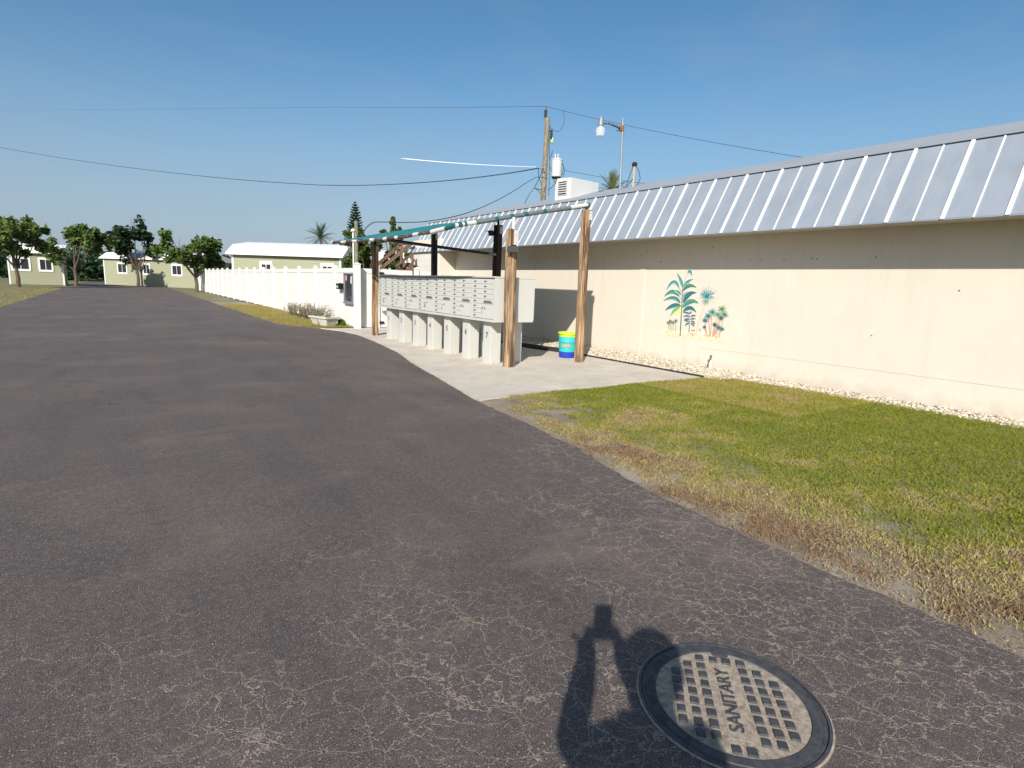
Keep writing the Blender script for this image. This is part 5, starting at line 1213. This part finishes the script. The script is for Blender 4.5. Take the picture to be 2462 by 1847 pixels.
# ---------------- photographer
R2 = Vector((math.cos(_y), -math.sin(_y), 0)); F2 = Vector((math.sin(_y), math.cos(_y), 0))
def L3(r, f_, z): return R2*r+F2*f_+Vector((0, 0, z))
def skin(name, chains, mat, parent, sub=2, root=0):
    vs = []; es = []; rd = []; idx = {}
    for ch in chains:
        prev = None
        for p, r0_ in ch:
            key = tuple(round(c_, 4) for c_ in p)
            if key not in idx: idx[key] = len(vs); vs.append(p); rd.append(r0_)
            if prev is not None and prev != idx[key]: es.append((prev, idx[key]))
            prev = idx[key]
    me = bpy.data.meshes.new(name); off = Vector(parent.location) if parent.parent is None else Vector(parent.parent.location)
    me.from_pydata([tuple(L3(*p)-off) for p in vs], es, []); o = bpy.data.objects.new('tmp', me); COL.objects.link(o)
    m_ = o.modifiers.new('s', 'SKIN'); m_.use_smooth_shade = True; m_.branch_smoothing = .4
    lay = me.skin_vertices[0].data
    for i, r0_ in enumerate(rd): lay[i].radius = (r0_ if hasattr(r0_, '__len__') else (r0_, r0_)); lay[i].use_root = (i == root)
    s_ = o.modifiers.new('u', 'SUBSURF'); s_.levels = sub; s_.render_levels = sub
    dg = bpy.context.evaluated_depsgraph_get(); dg.update(); nm_ = bpy.data.meshes.new_from_object(o.evaluated_get(dg)); bpy.data.objects.remove(o); nm_.name = name
    nm_.materials.clear(); nm_.materials.append(M[mat]); r_o = bpy.data.objects.new(name, nm_); COL.objects.link(r_o); r_o.parent = parent
    nm_.polygons.foreach_set('use_smooth', [True]*len(nm_.polygons)); return r_o
pl = L3(.12, -.50, 0)
q = thing('person', (pl.x, pl.y, 0), 'person holding up a phone with both hands, shadow falling on the asphalt beside the manhole', 'person')
pel = ((.12, -.52, .93), .13)
sp1 = ((.12, -.52, 1.08), .115); ch = ((.125, -.50, 1.22), .125); nk0 = ((.13, -.49, 1.34), .075); nk = ((.125, -.48, 1.40), .065); hd0 = ((.115, -.465, 1.46), .082); hd1 = ((.115, -.455, 1.53), .09); hd2 = ((.115, -.465, 1.58), .06)
lsh = ((-.03, -.49, 1.285), .075); lel = ((-.115, -.20, 1.10), .058); lwr = ((-.062, -.072, 1.285), .048)
rsh = ((.285, -.49, 1.285), .075); rel = ((.165, -.17, 1.11), .064); rwr = ((.080, -.072, 1.285), .052)
lhd = ((-.064, -.045, 1.325), .040); rhd = ((.066, -.045, 1.325), .040)
chains = [[pel, sp1, ch, nk0, nk, hd0, hd1, hd2], [ch, ((.04, -.49, 1.29), .07), lsh, ((-.075, -.34, 1.19), .045), lel, ((-.090, -.13, 1.20), .056), lwr, lhd],
          [ch, ((.21, -.49, 1.29), .07), rsh, ((.255, -.33, 1.19), .045), rel, ((.142, -.11, 1.215), .060), rwr, rhd],
          [pel, ((.02, -.51, .86), .10), ((0.01, -.48, .48), .062), ((0.0, -.53, .10), .038), ((-.01, -.42, .035), .035), ((-.02, -.36, .03), .025)], [pel, ((.22, -.51, .86), .10), ((.24, -.48, .48), .062), ((.25, -.53, .10), .038), ((.26, -.42, .035), .035), ((.27, -.36, .03), .025)]]
for sg, hdv in ((-1, lhd), (1, rhd)):
    hx, hy, hz = hdv[0]
    for fi, (dx, dz, ln) in enumerate(((.004, .048, .030), (.006, .030, .034), (.006, .010, .034), (.004, -.008, .026))):   # fingers wrap behind the phone's lower half
        b1 = (hx+sg*.006, hy+.022, hz+dz*.7)
        chains.append([hdv, (b1, .0095), ((hx-sg*.004, hy+.048, hz+dz), .0085), ((hx-sg*(.004+ln*.6), hy+.052, hz+dz+.003), .0075)])
    chains.append([hdv, ((hx-sg*.012, hy+.010, hz+.028), .010), ((hx-sg*.022, hy+.016, hz+.052), .008)])
# raised little finger of the left hand
chains.append([lhd, ((-.10, -.055, 1.350), .011), ((-.140, -.08, 1.390), .009)])
body = skin('body', chains, 'skin', q)
b = MB(); nose = L3(.115, -.365, 1.515); b.tube([L3(.115, -.372, 1.545), nose, L3(.115, -.375, 1.495)], [.008, .014, .008], 8); b.build('nose', 'skin', q, True)
for sg in (-1, 1):
    b = MB(); e_c = L3(.115+sg*.030, -.376, 1.54); b.lathe([(0, -.010), (.009, -.006), (.0105, 0), (.009, .006), (0, .010)], e_c, 10); b.build('eye', 'white_grey', q, True)
b = MB(); b.tube([L3(.09, -.380, 1.468), L3(.115, -.374, 1.465), L3(.14, -.380, 1.468)], [.003, .006, .003], 6); b.build('mouth', 'rust', q, True)
b = MB(); prof = [(max(.001, .118*math.sin(math.pi*i/14)*(1+.05*math.sin(i*2.3))), .128*-math.cos(math.pi*i/14)) for i in range(15)]
b.lathe(prof, L3(.112, -.505, 1.55), 24); b.build('hair', 'hair', q, True)
skin('shirt', [[((.12, -.52, .92), (.16, .125)), ((.12, -.52, 1.08), (.18, .125)), ((.125, -.50, 1.22), (.155, .12)), ((.13, -.49, 1.32), .075)], [((.125, -.50, 1.22), (.155, .12)), ((.04, -.49, 1.285), .082), ((-.035, -.48, 1.28), .068), ((-.08, -.40, 1.19), .082), ((-.10, -.34, 1.15), .080)], [((.125, -.50, 1.22), (.155, .12)), ((.21, -.49, 1.285), .082), ((.29, -.48, 1.28), .068), ((.27, -.40, 1.19), .080), ((.25, -.34, 1.15), .074)]], 'shirt', q)
skin('shorts', [[((.12, -.52, .92), (.165, .13)), ((.02, -.51, .84), .118), ((.01, -.49, .58), .095)], [((.12, -.52, .92), (.165, .13)), ((.22, -.51, .84), .118), ((.24, -.49, .58), .095)]], 'shorts', q)
ph = L3(0, -.010, 1.41); q = thing('phone', ph, 'dark smartphone held upright in both hands', 'phone')
b = MB(); b.obox(ph, (R2, F2, (0, 0, 1)), (.041, .0045, .082)); b.build('case', 'black', q)
b = MB(); b.obox(ph-F2*.0048, (R2, F2, (0, 0, 1)), (.037, .0004, .077)); b.build('screen', 'glass_dark', q)

# ---------------- trees closing the left distance and beyond the building
def far_tree(px_, D0, h, w_, label, mat='leaf_green'):
    p = GD(px_, 660, D0); p.z = 0; bl = []
    for i in range(7): bl.append((p+Vector((random.uniform(-w_, w_)*.6, random.uniform(-w_, w_)*.6, h*random.uniform(.45, .88))), w_*random.uniform(.35, .55)))
    tree(p, bl, 2600, .16+D0*.0012, label, mat, trunk_r=.16)
far_tree(470, 46, 5.2, 2.6, 'round green tree beyond the far end of the road')
far_tree(330, 58, 6.5, 3.2, 'broad dark green tree at the far left beyond the road', 'leaf_dark')
far_tree(180, 50, 5.6, 3.0, 'leafy tree standing left of the road in the distance')
far_tree(40, 42, 5.0, 2.8, 'leftmost leafy tree beside the road')
home(250, 470, 60, 56, 'distant white-roofed mobile home beyond the end of the road, right of the broad dark tree', [(290, 59, 1.2), (350, 58, .8), (430, 57, 1.2)])
home(20, 150, 48, 50, 'distant mobile home at the far left beyond the road', [(50, 48.5, 1.1), (110, 49.4, .8)])
b = MB()
for i in range(240):
    px_ = random.uniform(-150, 640); D0 = random.uniform(72, 95); p = GD(px_, 664, D0); p.z = random.uniform(.3, 3.2)
    leaves(b, [p], [random.uniform(1.2, 2.3)], 55, .42, .6)
tag(b.build('far_woods', 'leaf_dark'), 'low dark belt of woods and brush closing the horizon at the left', 'woods', kind='stuff')
N = 30000
gy = -6+60*rng.random(N)**1.3; gx = -3.65-5*rng.random(N)**1.4
grass('verge_grass', gx, gy, np.clip(.35+.5*rng.random(N), 0, 1), .04, .09, 'grass verge along the far left side of the road')
